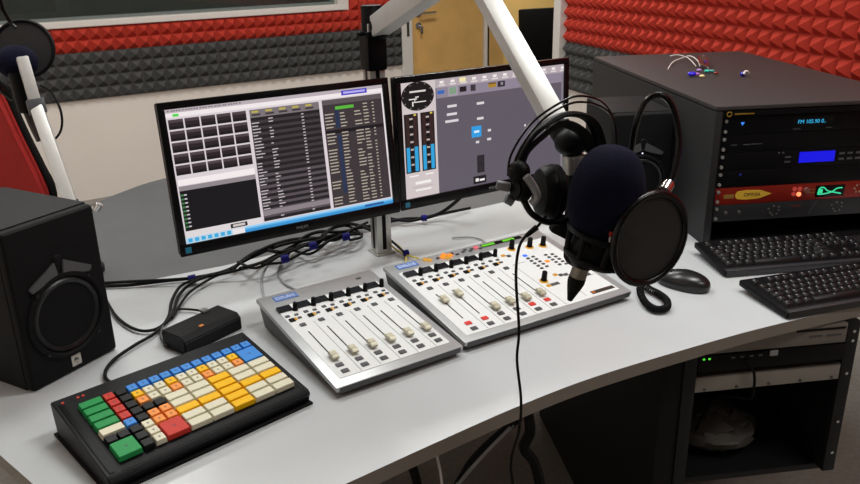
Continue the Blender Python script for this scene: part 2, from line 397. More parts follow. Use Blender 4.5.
cable([at(412, 466, 1.14), at(416, 478, 1.14), at(420, 500, 1.12)], .008, 'black cable end under the desk edge, leftmost of those hanging', black_soft)

# ------------------------------------------------------------------ mixers
def console(name, label, F, W_, D_, info):
    M = T(F[0], F[1], Zt + F[2]) @ RZ(F[3]) @ RX(F[4])
    base = thing(name, label, 'mixing console', (F[0], F[1], Zt), F[3])
    til = F[4]; tm = T(0, 0, F[2]) @ RX(til)       # tilted panel frame in base coordinates
    zb = F[2] + D_ * math.sin(til)
    # wedge side profile
    prof = [(0.012, 0.006), (D_ * math.cos(til) - .02, 0.004), (D_ * math.cos(til), zb - .016), (D_ * math.cos(til), zb - .002), (0.0, F[2] - .002), (0.0, F[2] - .012)]
    mb = MB(); mb.prism(prof, .006, W_ - .006, M=Matrix(((0, 0, 1, 0), (1, 0, 0, 0), (0, 1, 0, 0), (0, 0, 0, 1))))
    part('lower_housing', mb, console_side, base)  # dark tone stands in for the shadow gap under the console
    mb = MB(); mb.box(0, 0, -.010, W_, D_, 0, .003, M=tm); part('frame', mb, console_m, base)
    fm = info['panel']
    mb = MB(); mb.box(fm[0], fm[1], 0, fm[2], fm[3], .0008, M=tm)
    part('panel', mb, console_panel, base)
    mb = MB()
    for x in info['lines']: mb.box(x - .0006, fm[1] + .002, .0008, x + .0006, info['liney'], .0011, M=tm)
    for b in info.get('frames', []):
        mb.box(*b[:2], .0008, b[2], b[3], .0011, M=tm)
    part('panel_lines', mb, panel_line, base)
    for sx in (.03, W_ - .03):
        mb = MB(); mb.cyl((sx, .03, 0), (sx, .03, .006), .008, seg=12).cyl((sx, D_ - .05, 0), (sx, D_ - .05, .006), .008, seg=12); part('foot', mb, black_soft, base)
    return base, tm
def cachebox(key, w, d, h, m, bev=.0006):
    if key not in CB:
        mb = MB(); mb.box(-w / 2, -d / 2, 0, w / 2, d / 2, h, bev, seg=1); CB[key] = mb.mesh(key, m)
    return CB[key]
CB = {}
def put(name, me, parent, tm, x, y, z=.0008, label=None):
    o = bpy.data.objects.new(name, me); C.objects.link(o); o.parent = parent; o.matrix_local = tm @ T(x, y, z)
    if label: o['label'] = label
    return o
def knob_mesh(key, r, h, m):
    if key not in CB:
        mb = MB(); mb.lathe([(0, 0), (r * 1.15, 0), (r * 1.1, .002), (r, .003), (r * .9, h - .001), (r * .75, h), (0, h)], seg=18); CB[key] = mb.mesh(key, m)
    return CB[key]
def fader_mesh():
    if 'fader' not in CB:
        mb = MB(); mb.box(-.0015, -.002, 0, .0015, .002, .006).prism([(-.012, .004), (-.012, .009), (-.006, .0125), (0, .0105), (.006, .0125), (.012, .009), (.012, .004)], -.0065, .0065, M=Matrix(((0, 0, 1, 0), (1, 0, 0, 0), (0, 1, 0, 0), (0, 0, 0, 1))), bev=.0008)
        CB['fader'] = mb.mesh('fader', fader_m)
    return CB['fader']
def channel(base, tm, x, dy, fy, s0, s1, b1, led='amber', red=False):
    """one channel strip; x is its centre line"""
    k = .04 / .04
    put('display', cachebox('display', .028, .0175, .0045, black_gloss, 0), base, tm, x - .0035, dy)
    put('rotary_knob', knob_mesh('rotary_knob', .0050, .017, black), base, tm, x + .0155, dy - .010)
    put('button', cachebox('button_s', .009, .0075, .002, btn_dark), base, tm, x - .009, dy - .027)
    put('button', cachebox('button_s2', .008, .006, .002, btn_dark), base, tm, x + .009, dy - .029)
    put('button', cachebox('button_lit', .010, .009, .002, amber), base, tm, x - .001, dy - .043, label='amber lit button')
    put('button', cachebox('button_k', .011, .011, .0026, black), base, tm, x - .007, dy - .0445)
    put('button', cachebox('button_s2', .008, .006, .002, btn_dark), base, tm, x + .010, dy - .042)
    put('button', cachebox('button_m', .012, .010, .0022, btn_dark), base, tm, x + .004, dy - .069)
    put('fader_slot', cachebox('slot%d' % round((s0 - s1) * 1000), .0024, s0 - s1, .0004, black, 0), base, tm, x + .003, (s0 + s1) / 2)
    put('fader_knob', fader_mesh(), base, tm, x + .003, fy)
    if red: put('button', cachebox('button_r', .014, .0105, .0024, red_btn), base, tm, x + .002, b1, label='red button')
    else: put('button', cachebox('button_l', .014, .0105, .0022, btn_dark), base, tm, x + .002, b1)
    put('button', cachebox('button_l', .014, .0105, .0022, btn_dark), base, tm, x + .002, b1 - .0205)
def brand_strip(base, tm, x0, y0, x1, y1):
    mb = MB(); mb.box(x0, y0, .0001, x1, y1, .0012, M=tm); bs = part('brand_strip', mb, mat('brand_blue', '#5f7fbe', .4), base, label='blue strip with pale lettering')
    mb = MB(); n = 7; w = (x1 - x0 - .008) / n
    for i in range(n):
        a = x0 + .004 + i * w; h = (y1 - y0)
        mb.box(a, y0 + h * .25, .0012, a + w * .22, y0 + h * .75, .0016, M=tm)
        if i % 2 == 0: mb.box(a, y0 + h * .6, .0012, a + w * .7, y0 + h * .75, .0016, M=tm)
        if i % 3: mb.box(a + w * .5, y0 + h * .25, .0012, a + w * .7, y0 + h * .75, .0016, M=tm)
        else: mb.box(a, y0 + h * .25, .0012, a + w * .7, y0 + h * .4, .0016, M=tm)
    part('lettering', mb, mat('brand_text', '#cfdaf0', .5), bs)
sc = 1.041
FL = (-.1636, 1.1892, .022, .5797, .1098)
base, tm = console('mixing_console', 'smaller left fader console with six faders, beside the colourful key panel', FL, .2656, .3505,
                   {'panel': (.018, .022, .250, .296), 'lines': [.0625 + .0395 * i for i in range(5)], 'liney': .215})
brand_strip(base, tm, .029, .318, .080, .338)
for i in range(6):
    channel(base, tm, .0345 + .0395 * i, .281, .083, .186, .088, .058)
put('badge', cachebox('badge', .012, .005, .0006, console_side, 0), base, tm, .222, .325)
# main console
FR = (.0619, 1.3459, .022, .5423, .1377)
base, tm = console('mixing_console', 'larger right main console with six faders and a monitoring section, behind the microphone', FR, .4299, .3256,
                   {'panel': (.016, .018, .410, .284), 'lines': [.0675 + .0395 * i for i in range(6)], 'liney': .205,
                    'frames': [(.326, .028, .3272, .093), (.326, .092, .405, .0932), (.266, .205, .3, .2062)]})
brand_strip(base, tm, .025, .298, .077, .317)
fy = [.142, .150, .074, .077, .075, .076]
for i in range(6):
    channel(base, tm, .040 + .0395 * i, .268, fy[i], .174, .072, .052, red=i in (0, 1, 4, 5))
# upper meter row
for x, y, n in ((.101, .312, 'a'), (.108, .306, 'a'), (.130, .306, 'k'), (.142, .305, 'o'), (.150, .312, 'o'), (.151, .297, 'a'), (.162, .305, 'o'), (.170, .311, 'k'), (.180, .302, 'k'),
                (.198, .306, 'k'), (.207, .312, 'k'), (.216, .303, 'k'), (.224, .309, 'k'), (.236, .310, 'p'), (.244, .303, 'k')):
    m_ = {'a': amber, 'o': orange_l, 'k': btn_dark, 'p': mat('pink_button', '#d8606a', .4, emit='#d8606a', es=.4)}[n]
    put('button', cachebox('bt_' + n, .011 if n != 'k' else .008, .011 if n != 'k' else .006, .002, m_), base, tm, x, y)
mb = MB(); mb.box(.252, .304, .0008, .366, .316, .0016, M=tm); mt = part('level_meter', mb, black_gloss, base)
mb = MB(); mb.box(.253, .306, .0016, .288, .314, .002, M=tm).box(.312, .306, .0016, .345, .314, .002, M=tm); part('meter_bar', mb, glow('meter_green', '#6fdc28', .9), mt)
# master section
for x, y, h in ((.307, .268, .02), (.352, .258, .02), (.385, .25, .02), (.282, .117, .022)):
    put('knob_ring', knob_mesh('kring', .0085, .003, amber), base, tm, x, y, label='amber lit ring')
    put('rotary_knob', knob_mesh('kbig', .0062, .022, black), base, tm, x, y, .003)
for x, y, n in ((.270, .250, 'a'), (.281, .243, 'k'), (.316, .228, 'b'), (.346, .184, 'o'), (.322, .127, 'a'), (.279, .096, 'a'), (.291, .096, 'k'), (.302, .096, 'k'), (.333, .121, 'k'), (.345, .118, 'k')):
    m_ = {'a': amber, 'o': orange_l, 'k': btn_dark, 'b': mat('blue_button', '#2f62e0', .4, emit='#2f62e0', es=.9)}[n]
    put('button', cachebox('bu_' + n, .010, .0085, .002, m_), base, tm, x, y)
for i in range(5):
    put('button', cachebox('bt_k', .008, .006, .002, btn_dark), base, tm, .314 + .008 * 0, .214 - .0125 * i)
    put('button', cachebox('bt_k', .008, .006, .002, btn_dark), base, tm, .330, .216 - .0125 * i)
    put('button', cachebox('bt_k', .008, .006, .002, btn_dark), base, tm, .362, .210 - .0125 * i)
    put('button', cachebox('bt_k', .008, .006, .002, btn_dark), base, tm, .378, .206 - .0125 * i)
for x, y in ((.365, .10), (.378, .098), (.391, .097)): put('button', cachebox('bu_k', .010, .0085, .002, btn_dark), base, tm, x, y)
mb = MB(); mb.box(.343, .026, .0008, .405, .037, .0014, M=tm); cr = part('card_slot', mb, mat('slot_brown', '#3a2f28', .4), base)
mb = MB(); mb.box(.345, .028, .0014, .352, .035, .0018, M=tm); part('slot_light', mb, glow('slot_orange', '#e0762e', .7), cr)

# ------------------------------------------------------------------ colourful key panel
KM = T(-.4552, .9775, Zt + .0369) @ RZ(.7456) @ RX(.1629)
kb = thing('programmable_keyboard', 'black keypad with rows of green, red, blue and yellow keys, front left on desk', 'keyboard', (-.4552, .9775, Zt), .7456)
ktm = T(0, 0, .0369) @ RX(.1629)
ktop = -.007
mb = MB()
ca, sa = math.cos(.1629), math.sin(.1629)
y0, y1 = -.016, .192
def kz(y): return .0369 + y * sa + ktop
prof = [(y0 * ca, .004), (y1 * ca - .004, .004), (y1 * ca + .004, kz(y1) - .004), (y1 * ca, kz(y1)), (y0 * ca, kz(y0)), (y0 * ca - .006, kz(y0) - .006)]
mb.prism(prof, -.026, .319, M=Matrix(((0, 0, 1, 0), (1, 0, 0, 0), (0, 1, 0, 0), (0, 0, 0, 1))), bev=.0015)
part('case', mb, black, kb)
mb = MB(); mb.box(-.030, y0 * ca - .008, 0, .321, y1 * ca + .004, .004, .001); part('base_plate', mb, black_soft, kb)
mb = MB(); mb.box(-.02, -.012, ktop, -.012, .175, ktop + .0012, .0005, M=ktm); part('label_rail', mb, black, kb)
mb = MB(); mb.box(.309, -.012, ktop, .314, .175, ktop + .0012, .0005, M=ktm); part('label_rail', mb, black, kb)
for x in (-.012, .012, .020):
    mb = MB(); mb.cyl((x, .178, ktop), (x, .178, ktop + .0012), .0022, seg=10)
    q = part('indicator_light', mb, glow('red_led', '#d8382a', .6), kb); q.matrix_local = ktm
KC = {'g': '#248f4c', 'r': '#c2372c', 'w': '#dad6bd', 'y': '#efb800', 'o': '#ee9448', 'b': '#3f88d6', 'k': '#101011'}
P = .01905
def key(col, c, r, w=1, h=1):
    W2, H2 = w * P - .0014, h * P - .0014
    kn = 'key_%s_%d_%d' % (col, w, h)
    if kn not in CB:
        mb = MB(); t = bmesh.new(); tp = .0022
        lo = [(-W2 / 2, -H2 / 2), (W2 / 2, -H2 / 2), (W2 / 2, H2 / 2), (-W2 / 2, H2 / 2)]
        a = [t.verts.new((x, y, -.006)) for x, y in lo]
        b = [t.verts.new((x - math.copysign(tp, x) * .6, y - math.copysign(tp, y) * .6, .003)) for x, y in lo]
        t.faces.new(a[::-1]); t.faces.new(b)
        for i in range(4): t.faces.new((a[i], a[(i + 1) % 4], b[(i + 1) % 4], b[i]))
        bmesh.ops.bevel(t, geom=t.edges[:], offset=.0005, segments=2, affect='EDGES')
        mb._add(t)
        if col in 'wbgyor' and (w == 1 or w * h > 2):
            mb.mi = 1; s_ = .6 if w == 1 else 1
            mb.box(-.0022 * s_ * 1.4, .0005, .003, .0022 * s_ * 1.4, .0016, .0032).box(-.0012, -.0016, .003, .0018, -.0008, .0032)
        CB[kn] = mb.mesh('key', [mat('key_' + col, KC[col], .5, var=.02, spec=.2), mat('key_legend', '#3a3a40', .5)])
    o = put('key', CB[kn], kb, ktm, (c + w / 2) * P, (8 - r - h / 2) * P, 0)
    o['label'] = {'g': 'green', 'r': 'red', 'w': 'white', 'y': 'yellow', 'o': 'orange', 'b': 'blue', 'k': 'black'}[col] + ' keycap'
for r in range(4): key('g', 0, r, 2); key('r', 2, r)
key('w', 0, 4, 2); key('b', 2, 4); key('k', 0, 5); key('k', 1, 5); key('g', 0, 6, 2, 2)
for r in (5, 6, 7): key('k', 2, r); key('w', 3, r)
for r in range(5): key('k', 3, r)
for c in range(4, 16): key('b', c, 0)
for c, q in zip(range(4, 14), 'ywwywwywwy'): key(q, c, 1)
for c, q in zip(range(4, 14), 'owwowwowwo'): key(q, c, 2)
key('b', 14, 1, 2, 2); key('k', 4, 3); key('k', 5, 3)
for r in (4, 5): key('o', 4, r); key('o', 5, r)
key('r', 4, 6, 2, 2)
for r, row in zip(range(3, 8), ('wwyww', 'wwyww', 'yyyyy', 'wwyww', 'wwyww')):
    for i, q in enumerate(row): key(q, 6 + 2 * i, r, 2)

# small black box
bx = thing('usb_box', 'small black sloped box with a cable, behind the colourful key panel', 'box', (-.468, 1.356, Zt), .933)
mb = MB(); mb.prism([(0, 0), (.070, 0), (.070, .036), (.010, .036), (0, .026)], 0, .140, M=Matrix(((0, 0, 1, 0), (1, 0, 0, 0), (0, 1, 0, 0), (0, 0, 0, 1))), bev=.002); part('case', mb, black, bx)
mb = MB(); mb.box(.052, .016, .0358, .062, .023, .0365); part('marking', mb, mat('orange_print', '#d07a22', .5), bx, M=T(0, 0, .0) @ Matrix.Identity(4))
mb = MB(); mb.box(.095, .060, .0355, .110, .074, .041, .002); part('plug', mb, mat('plug_grey', '#77787a', .5), bx)

# ------------------------------------------------------------------ speakers
def speaker(label, loc, rz, w, d, h):
    s = thing('studio_speaker', label, 'loudspeaker', loc, rz)
    mb = MB(); mb.box(0, .02, 0, w, d, h, .004); part('cabinet', mb, black_matte, s)
    mb = MB(); mb.box(0, 0, .001, w, .022, h - .002, .009, seg=3); baf = part('front_baffle', mb, black_soft, s)
    k = w / .185
    # waveguide: horn with flared wings
    M0 = T(w / 2, 0, h * .735) @ RX(PI / 2)
    mb = MB(); mb.lathe([(.0, -.016 * k), (.014 * k, -.014 * k), (.02 * k, -.004), (.026 * k, .0008), (.028 * k, .0005)], M=M0 @ Matrix.Diagonal((1.9, 1, 1, 1)), seg=36)
    mb.lathe([(0, .004), (.008 * k, .003), (.011 * k, 0), (.012 * k, -.003)], M=M0)
    part('waveguide', mb, black_soft, baf)
    mb = MB()
    for sg in (-1, 1):
        mb.prism([(sg * .008 * k, -.004), (sg * .066 * k, -.036 * k), (sg * .060 * k, -.046 * k), (sg * .035 * k, -.040 * k), (sg * .004 * k, -.030 * k)], .0, .004, M=M0 @ T(0, 0.004, 0), bev=.0015)
    part('waveguide_wing', mb, mat('speaker_grey', '#4b4b4d', .35), baf)
    Mw = T(w / 2, 0, h * .385) @ RX(PI / 2); R = .078 * k
    mb = MB(); mb.lathe([(R * 1.04, .0), (R * 1.02, .004), (R * .95, .005), (R * .9, .002), (R * .9, -.002)], M=Mw, seg=48); part('woofer_ring', mb, black_soft, baf)
    mb = MB(); mb.lathe([(R * .9, -.001), (R * .84, .004), (R * .76, .002), (R * .73, -.003), (R * .3, -.02), (R * .27, -.018), (R * .18, -.011), (0, -.008)], M=Mw, seg=48); part('woofer_cone', mb, mat('woofer_cone', '#0b0b0c', .4), baf)
    for a in (-.75, .75, PI - .75, PI + .75):
        p = Mw @ Vector((R * 1.0 * math.sin(a), -R * 1.0 * math.cos(a), .0045)); mb = MB(); mb.cyl(p, p + Vector((0, -.002, 0)), .0035, seg=10); part('screw', mb, dark_metal, baf)
    mb = MB(); mb.cyl((w / 2, -.001, h * .635), (w / 2, .002, h * .635), .002, seg=10); part('power_light', mb, glow('white_led', '#dfe8ff', 1.6), baf)
    mb = MB(); mb.box(w / 2 - .010, -.0015, .012, w / 2 + .010, .001, .034, .001); bd = part('badge', mb, mat('badge_grey', '#b9b6ae', .4), baf)
    text('JBL', .0085, black, bd, T(w / 2, -.0018, .025) @ RX(PI / 2))
    text('!', .006, black, bd, T(w / 2, -.0018, .017) @ RX(PI / 2), name='mark')
    return s
speaker('large black studio speaker at the left end of the desk', (-.699, 1.229, Zt), 1.068, .185, .251, .298)
speaker('black studio speaker behind the microphone, beside the equipment rack', (.490, 2.075, Zt), .12, .165, .24, .300)

# ------------------------------------------------------------------ monitors
def scr_mesh(w, h, items):
    """items: (u0,v0,u1,v1,colour) u right, v down; later ones lie on top"""
    mats = []; mb = MB(); idx = {}; lay = 0
    for n, it in enumerate(items):
        u0, v0, u1, v1, c = it[:5]
        if c not in idx: idx[c] = len(mats); mats.append(glow('screen_' + c.strip('#'), c, SCR))
        mb.mi = idx[c]; big = (u1 - u0) * (v1 - v0) > .0022 or len(it) > 5
        if big: lay += 1
        y = -.0008 - lay * .000004 - (0 if big else .000003)
        X0, X1, Z0, Z1 = (u0 - .5) * w, (u1 - .5) * w, (1 - v1) * h, (1 - v0) * h
        if len(it) > 5 and it[5] == 'disc':
            n_ = 28; cx, cz, rx, rz_ = (X0 + X1) / 2, (Z0 + Z1) / 2, (X1 - X0) / 2, (Z1 - Z0) / 2
            f = mb.bm.faces.new([mb.bm.verts.new((cx + rx * math.cos(2 * PI * k / n_), y, cz + rz_ * math.sin(2 * PI * k / n_))) for k in range(n_)]); f.material_index = mb.mi
        else: mb.quad([(X0, y, Z0), (X1, y, Z0), (X1, y, Z1), (X0, y, Z1)])
    return mb.mesh('screen_picture', mats, smooth=False)
SCR = 1.0
def monitor(label, loc, yaw, tilt, items, brandx):
    w, h = .4766, .2681
    root = thing('computer_monitor', label, 'monitor', (loc[0], loc[1], Zt + loc[2] - .02), yaw)
    tm = T(0, 0, .02) @ RX(-tilt)
    b, bb = .0145, .024
    mb = MB(); mb.box(-w / 2 - b, -.006, -bb, w / 2 + b, .002, 0, .0015).box(-w / 2 - b, -.006, h, w / 2 + b, .002, h + b, .0015).box(-w / 2 - b, -.006, 0, -w / 2, .002, h, .0015).box(w / 2, -.006, 0, w / 2 + b, .002, h, .0015)
    part('bezel', mb, black_gloss, root, M=tm)
    mb = MB(); mb.box(-w / 2 - b + .001, .001, -bb + .001, w / 2 + b - .001, .02, h + b - .001, .004).box(-.12, .02, .05, .12, .045, .22, .012); part('back_cover', mb, black, root, M=tm)
    mb = MB(); mb.box(-w / 2, -.0005, 0, w / 2, .001, h); sc_ = part('screen', mb, mat('lcd_off', '#0b0b0d', .2), root, M=tm)
    part('screen_picture', scr_mesh(w, h, items), None, sc_)
    text('PHILIPS', .0085, mat('logo_silver', '#9a9a9c', .35, .5), root, tm @ T(brandx, -.0063, -bb / 2) @ RX(PI / 2), name='brand_lettering')
    mb = MB(); mb.box(-w / 2 - .004, -.0065, -.018, -w / 2 + .008, -.006, -.006); part('energy_sticker', mb, glow('sticker_glow', '#1d6c84', .5), root, M=tm)  # sticker colour is emissive, a glow painted on an unlit part
    return root, tm
it = []
A_ = it.append
A_((0, 0, 1, 1, '#d9cfd4')); A_((0, 0, 1, .028, '#b9aeb4')); A_((.0, .028, 1, .06, '#efe6e8'))
for k in range(26):
    a = .01 + k * .012 + random.random() * .004
    A_((a, .008, a + .007, .018, '#6e666c'))
A_((.03, .036, .055, .056, '#4fd84f'))
for r in range(5):
    for c in range(5):
        x0 = .008 + c * .067; z0 = .075 + r * .084
        A_((x0, z0, x0 + .061, z0 + .072, '#2b2226')); A_((x0, z0, x0 + .061, z0 + .022, '#4d4146')); A_((x0, z0 + .05, x0 + .061, z0 + .072, '#1b1518'))
A_((.008, .515, .34, .56, '#f1e9ea')); A_((.008, .565, .34, .60, '#8f878b'))
A_((.008, .60, .34, .905, '#131216')); 
for k in range(9): A_((.010, .625 + k * .03, .022, .64 + k * .03, '#3b7a45')); A_((.024, .627 + k * .03, .036, .637 + k * .03, '#c9c2c5'))
A_((.008, .905, .34, .955, '#ddd6d8')); A_((.20, .915, .275, .948, '#1c191b')); A_((.21, .922, .265, .940, '#cfc6c3'))
# middle list
A_((.352, .075, .675, .135, '#7a7175'))
for k in range(5): A_((.362 + k * .062, .085, .392 + k * .062, .10, '#b9a94a')); A_((.36 + k * .062, .108, .40 + k * .062, .122, '#3c3639'))
A_((.352, .135, .675, .945, '#211d20'))
for k in range(17):
    z0 = .16 + k * .046
    A_((.352, z0, .675, z0 + .022, '#3d373b' if k < 9 else '#554d52'))
for k in range(33):
    z0 = .15 + k * .024
    for x0, ww in ((.356, .02 + random.random() * .022), (.432, .010 + random.random() * .02), (.585, .012)):
        if random.random() < .88: A_((x0, z0, x0 + ww, z0 + .007, '#c9bfc4'))
A_((.352, .86, .675, .90, '#8a8085'))
# right list
A_((.69, .085, .992, .945, '#3b3437')); A_((.69, .07, .992, .11, '#5c5357'))
A_((.79, .012, .92, .05, '#4b3fc0')); A_((.80, .022, .91, .038, '#b7b0ee'))
A_((.752, .13, .845, .155, '#58b53a')); A_((.69, .315, .992, .345, '#17141a'))
A_((.748, .16, .768, .30, '#26324e')); A_((.748, .36, .768, .84, '#26324e'))
for k in range(31):
    z0 = .13 + k * .0262
    if .30 < z0 < .325: continue
    for x0, ww in ((.697, .036 + random.random() * .012), (.772, .018 + random.random() * .02), (.845, .02 + random.random() * .022), (.892, .018 + random.random() * .01), (.938, .010)):
        if z0 < .16 and x0 < .85: continue
        if random.random() < .9: A_((x0, z0, x0 + ww, z0 + .0085, '#b5aa9c'))
A_((.993, .06, 1, .6, '#efe6e8'))
A_((0, .955, 1, 1, '#3b92d0')); A_((.0, .955, .25, 1, '#b9d3e4')); A_((.25, .955, 1, .968, '#9cd0f2')); A_((.25, .968, 1, .98, '#5fb0e6')); A_((.85, .97, .95, .99, '#2a5d9e'))
for k in range(7): A_((.012 + k * .028, .963, .030 + k * .028, .992, '#3aa9dd'))
A_((.205, .958, .26, 1, '#e9e2e4'))
m1, tm1 = monitor('left computer monitor showing grids and track lists on a pale screen', (-.2873, 1.6368, .1693), .5466, .1227, it, .01)
it = []; A_ = it.append
A_((0, 0, 1, 1, '#5f5964')); A_((0, 0, 1, .075, '#b3a7ad')); A_((.2, .075, 1, .165, '#8d8491')); A_((0, 0, .195, 1, '#cfc3c4'))
A_((.004, .0, .186, .245, '#141214', 'disc'))
for q in ((.05, .075, .14, .09, '#d8d2cc', 't'), (.045, .14, .09, .149, '#e9e4de', 't'), (.080, .125, .10, .134, '#e9e4de', 't'), (.07, .168, .140, .176, '#e9e4de', 't'), (.062, .165, .069, .205, '#e9e4de', 't'), (.075, .145, .08, .165, '#e9e4de', 't')): A_(q)
for i in range(12):
    a = 2 * PI * i / 12; cx, cz = .095 + .082 * math.cos(a), .1225 + .11 * math.sin(a); A_((cx - .003, cz - .004, cx + .003, cz + .004, '#8f8a86', 't'))
for x0 in (.012, .104):
    A_((x0, .265, x0 + .078, .775, '#191316')); A_((x0 + .010, .275, x0 + .030, .55, '#33201f')); A_((x0 + .05, .275, x0 + .07, .55, '#33201f'))
    A_((x0 + .007, .55, x0 + .026, .765, '#2b9fd8')); A_((x0 + .052, .55, x0 + .072, .765, '#2b9fd8'))
    for k in range(7): A_((x0 + .03, .30 + k * .066, x0 + .048, .315 + k * .066, '#b7aaa6')); A_((x0 + .028, .325 + k * .066, x0 + .05, .345 + k * .066, '#070607'))
    A_((x0 + .055, .27, x0 + .068, .285, '#d2c04a'))
for q in ((.03, .80, .08, .812, '#f1ecec'), (.12, .80, .165, .812, '#f1ecec'), (.06, .86, .15, .885, '#f1ecec'), (.06, .93, .15, .945, '#f1ecec'), (.04, .905, .16, .912, '#b5abad')): A_(q)
xs = [.205 + .0635 * k for k in range(13)]
for k, x0 in enumerate(xs):
    A_((x0, .078, x0 + .055, .158, '#a498a8' if k in (1,) else '#8c8394')); A_((x0 + .015, .02, x0 + .038, .042, '#efe9e6')); A_((x0 + .008, .05, x0 + .046, .062, '#ded6d8'))
A_((.205, .10, .245, .13, '#3566b8')); A_((.275, .085, .315, .145, '#7f9c82')); A_((.335, .09, .375, .135, '#1d181c')); A_((.40, .085, .43, .14, '#39333b')); A_((.335 + .0, .012, .372, .048, '#f0e3b0'))
A_((.508, .088, .556, .13, '#a8822c')); A_((.508, .088, .556, .10, '#3b2e18')); A_((.566, .085, .612, .135, '#2d262c')); A_((.585, .095, .60, .12, '#8d8792'))
for x0, z0, ww in ((.26, .235, .055), (.255, .305, .06), (.245, .365, .078), (.435, .245, .045), (.435, .38, .04), (.5, .50, .02), (.495, .58, .025), (.425, .59, .02)):
    A_((x0, z0, x0 + ww, z0 + .022, '#d8d3d6'))
A_((.40, .455, .46, .555, '#2f9be0')); A_((.415, .495, .447, .515, '#d7ecfa'))
A_((.43, .725, .475, .885, '#1f1b20')); A_((.437, .735, .468, .80, '#2b262c')); A_((.437, .812, .468, .875, '#2b262c'))
A_((.405, .915, .485, .985, '#121013')); A_((.418, .935, .438, .965, '#e9e4e4')); A_((.443, .945, .475, .965, '#e9e4e4'))
A_((.735, .51, .745, .53, '#e9e4e4'))
A_((.985, .1, 1, 1, '#847a86'))
m2, tm2 = monitor('right computer monitor with a round clock and blue level bars on a grey screen', (.1478, 1.9109, .168), .5534, .0404, it, .01)

# ------------------------------------------------------------------ pole and main arms
pt = at(376, 20, 1.88)
pb = Vector((-.122, 1.885, Zt))
pole = thing('equipment_pole', 'aluminium profile pole standing on the desk between the two monitors', 'pole', pb, .5)
def extr(mb, s, z0, z1):
    h = s / 2
    mb.box(-h, -h, z0, h, h, z1, .002)
    return mb
mb = MB(); mb.box(-.0195, -.0195, .005, .0195, .0195, .56, .002); part('post', mb, alu, pole)
mb = MB()
for sg in (-1, 1): mb.box(sg * .0198 - .0004, -.005, .014, sg * .0198 + .0004, .005, .555).box(-.005, sg * .0198 - .0004, .014, .005, sg * .0198 + .0004, .555)
part('slot_groove', mb, black, pole)
mb = MB(); mb.box(-.026, -.026, 0, .026, .026, .005, .001); part('base_plate', mb, alu, pole)
bz = at(376, 66, 1.88).z - Zt
mb = MB(); mb.box(-.025, -.025, bz - .01, .025, .025, bz + .08, .008); mb.cyl((0, 0, bz + .07), (0, 0, bz + .135), .025, .024); part('joint', mb, black, pole)
mb = MB(); mb.cyl((-.027, -.012, bz + .075), (-.045, -.02, bz + .075), .005); part('clamp_lever', mb, black, pole)
# mounts to monitors
def mount(p, q, zz):
    mb = MB(); mb.box(-.03, -.03, zz - .03, .03, .03, zz + .03, .006); part('mount_clamp', mb, black, pole)
    mb = MB(); mb.tube([p, q], .014, smooth=0); part('mount_arm', mb, black, pole, world=True)
q1 = Vector((-.2873, 1.6368, 0)) + RZ(.5466).to_3x3() @ Vector((0, .075, 0)); q2 = Vector((.1478, 1.9109, 0)) + RZ(.5534).to_3x3() @ Vector((0, .055, 0))
mount(pb + Vector((-.02, 0, .30)), Vector((q1.x, q1.y, 1.05)), .30)
mount(pb + Vector((.02, .02, .24)), Vector((q2.x, q2.y, 1.04)), .23)

def beam(p, q, w, h, m, parent, name='arm_beam', roll=0, bev=.004, ends=True):
    p, q = Vector(p), Vector(q); d = q - p
    M = Matrix.Translation(p) @ d.to_track_quat('X', 'Z').to_matrix().to_4x4() @ RX(roll)
    mb = MB(); mb.box(0, -w / 2, -h / 2, d.length, w / 2, h / 2, bev, M=M)
    return part(name, mb, m, parent, world=True)
j1 = at(381, 26, 1.865); el = at(467, -38, 1.42); a2e = at(559, 128, 1.14)
arm = thing('microphone_arm', 'white aluminium boom arm reaching from the pole down to the front microphone', 'microphone arm', j1)
beam(j1 + Vector((-.005, 0, .0)), el, .040, .046, alu_white, arm)
beam(el, a2e, .030, .034, alu_white, arm, roll=.25)
mb = MB(); mb.cyl(el + Vector((0, -.028, 0)), el + Vector((0, .028, 0)), .034); part('elbow_joint', mb, black, arm, world=True)
mb = MB(); mb.ell(j1, .027, .027, .03); part('shoulder_joint', mb, black, arm, world=True)
# end joint: black ball, silver collar, black stem
e0 = at(571, 142, 1.12); e1 = at(574, 158, 1.12); e2 = at(575, 172, 1.12); e3 = at(575, 214, 1.10)
mb = MB(); mb.cyl(a2e - (a2e - el).normalized() * .01, e0 + Vector((0, 0, -.004)), .018, .018); mb.ell(e0, .024, .024, .022); part('end_joint', mb, black, arm, world=True)
mb = MB(); mb.cyl(e1 + Vector((0, 0, .006)), e2, .0185, .0185, bev=.001); part('collar', mb, alu, arm, world=True)
mb = MB(); mb.cyl(e2, e3, .016, .015); mb.tube([e3 + Vector((0, 0, .01)), at(578, 226, 1.06), at(588, 236, 1.03)], .010); part('stem', mb, black, arm, world=True)
mb = MB(); mb.cyl(e2 + Vector((.0165, -.003, -.002)), e3 + Vector((.0155, -.003, .01)), .003, seg=8); part('stem_strip', mb, alu, arm, world=True)

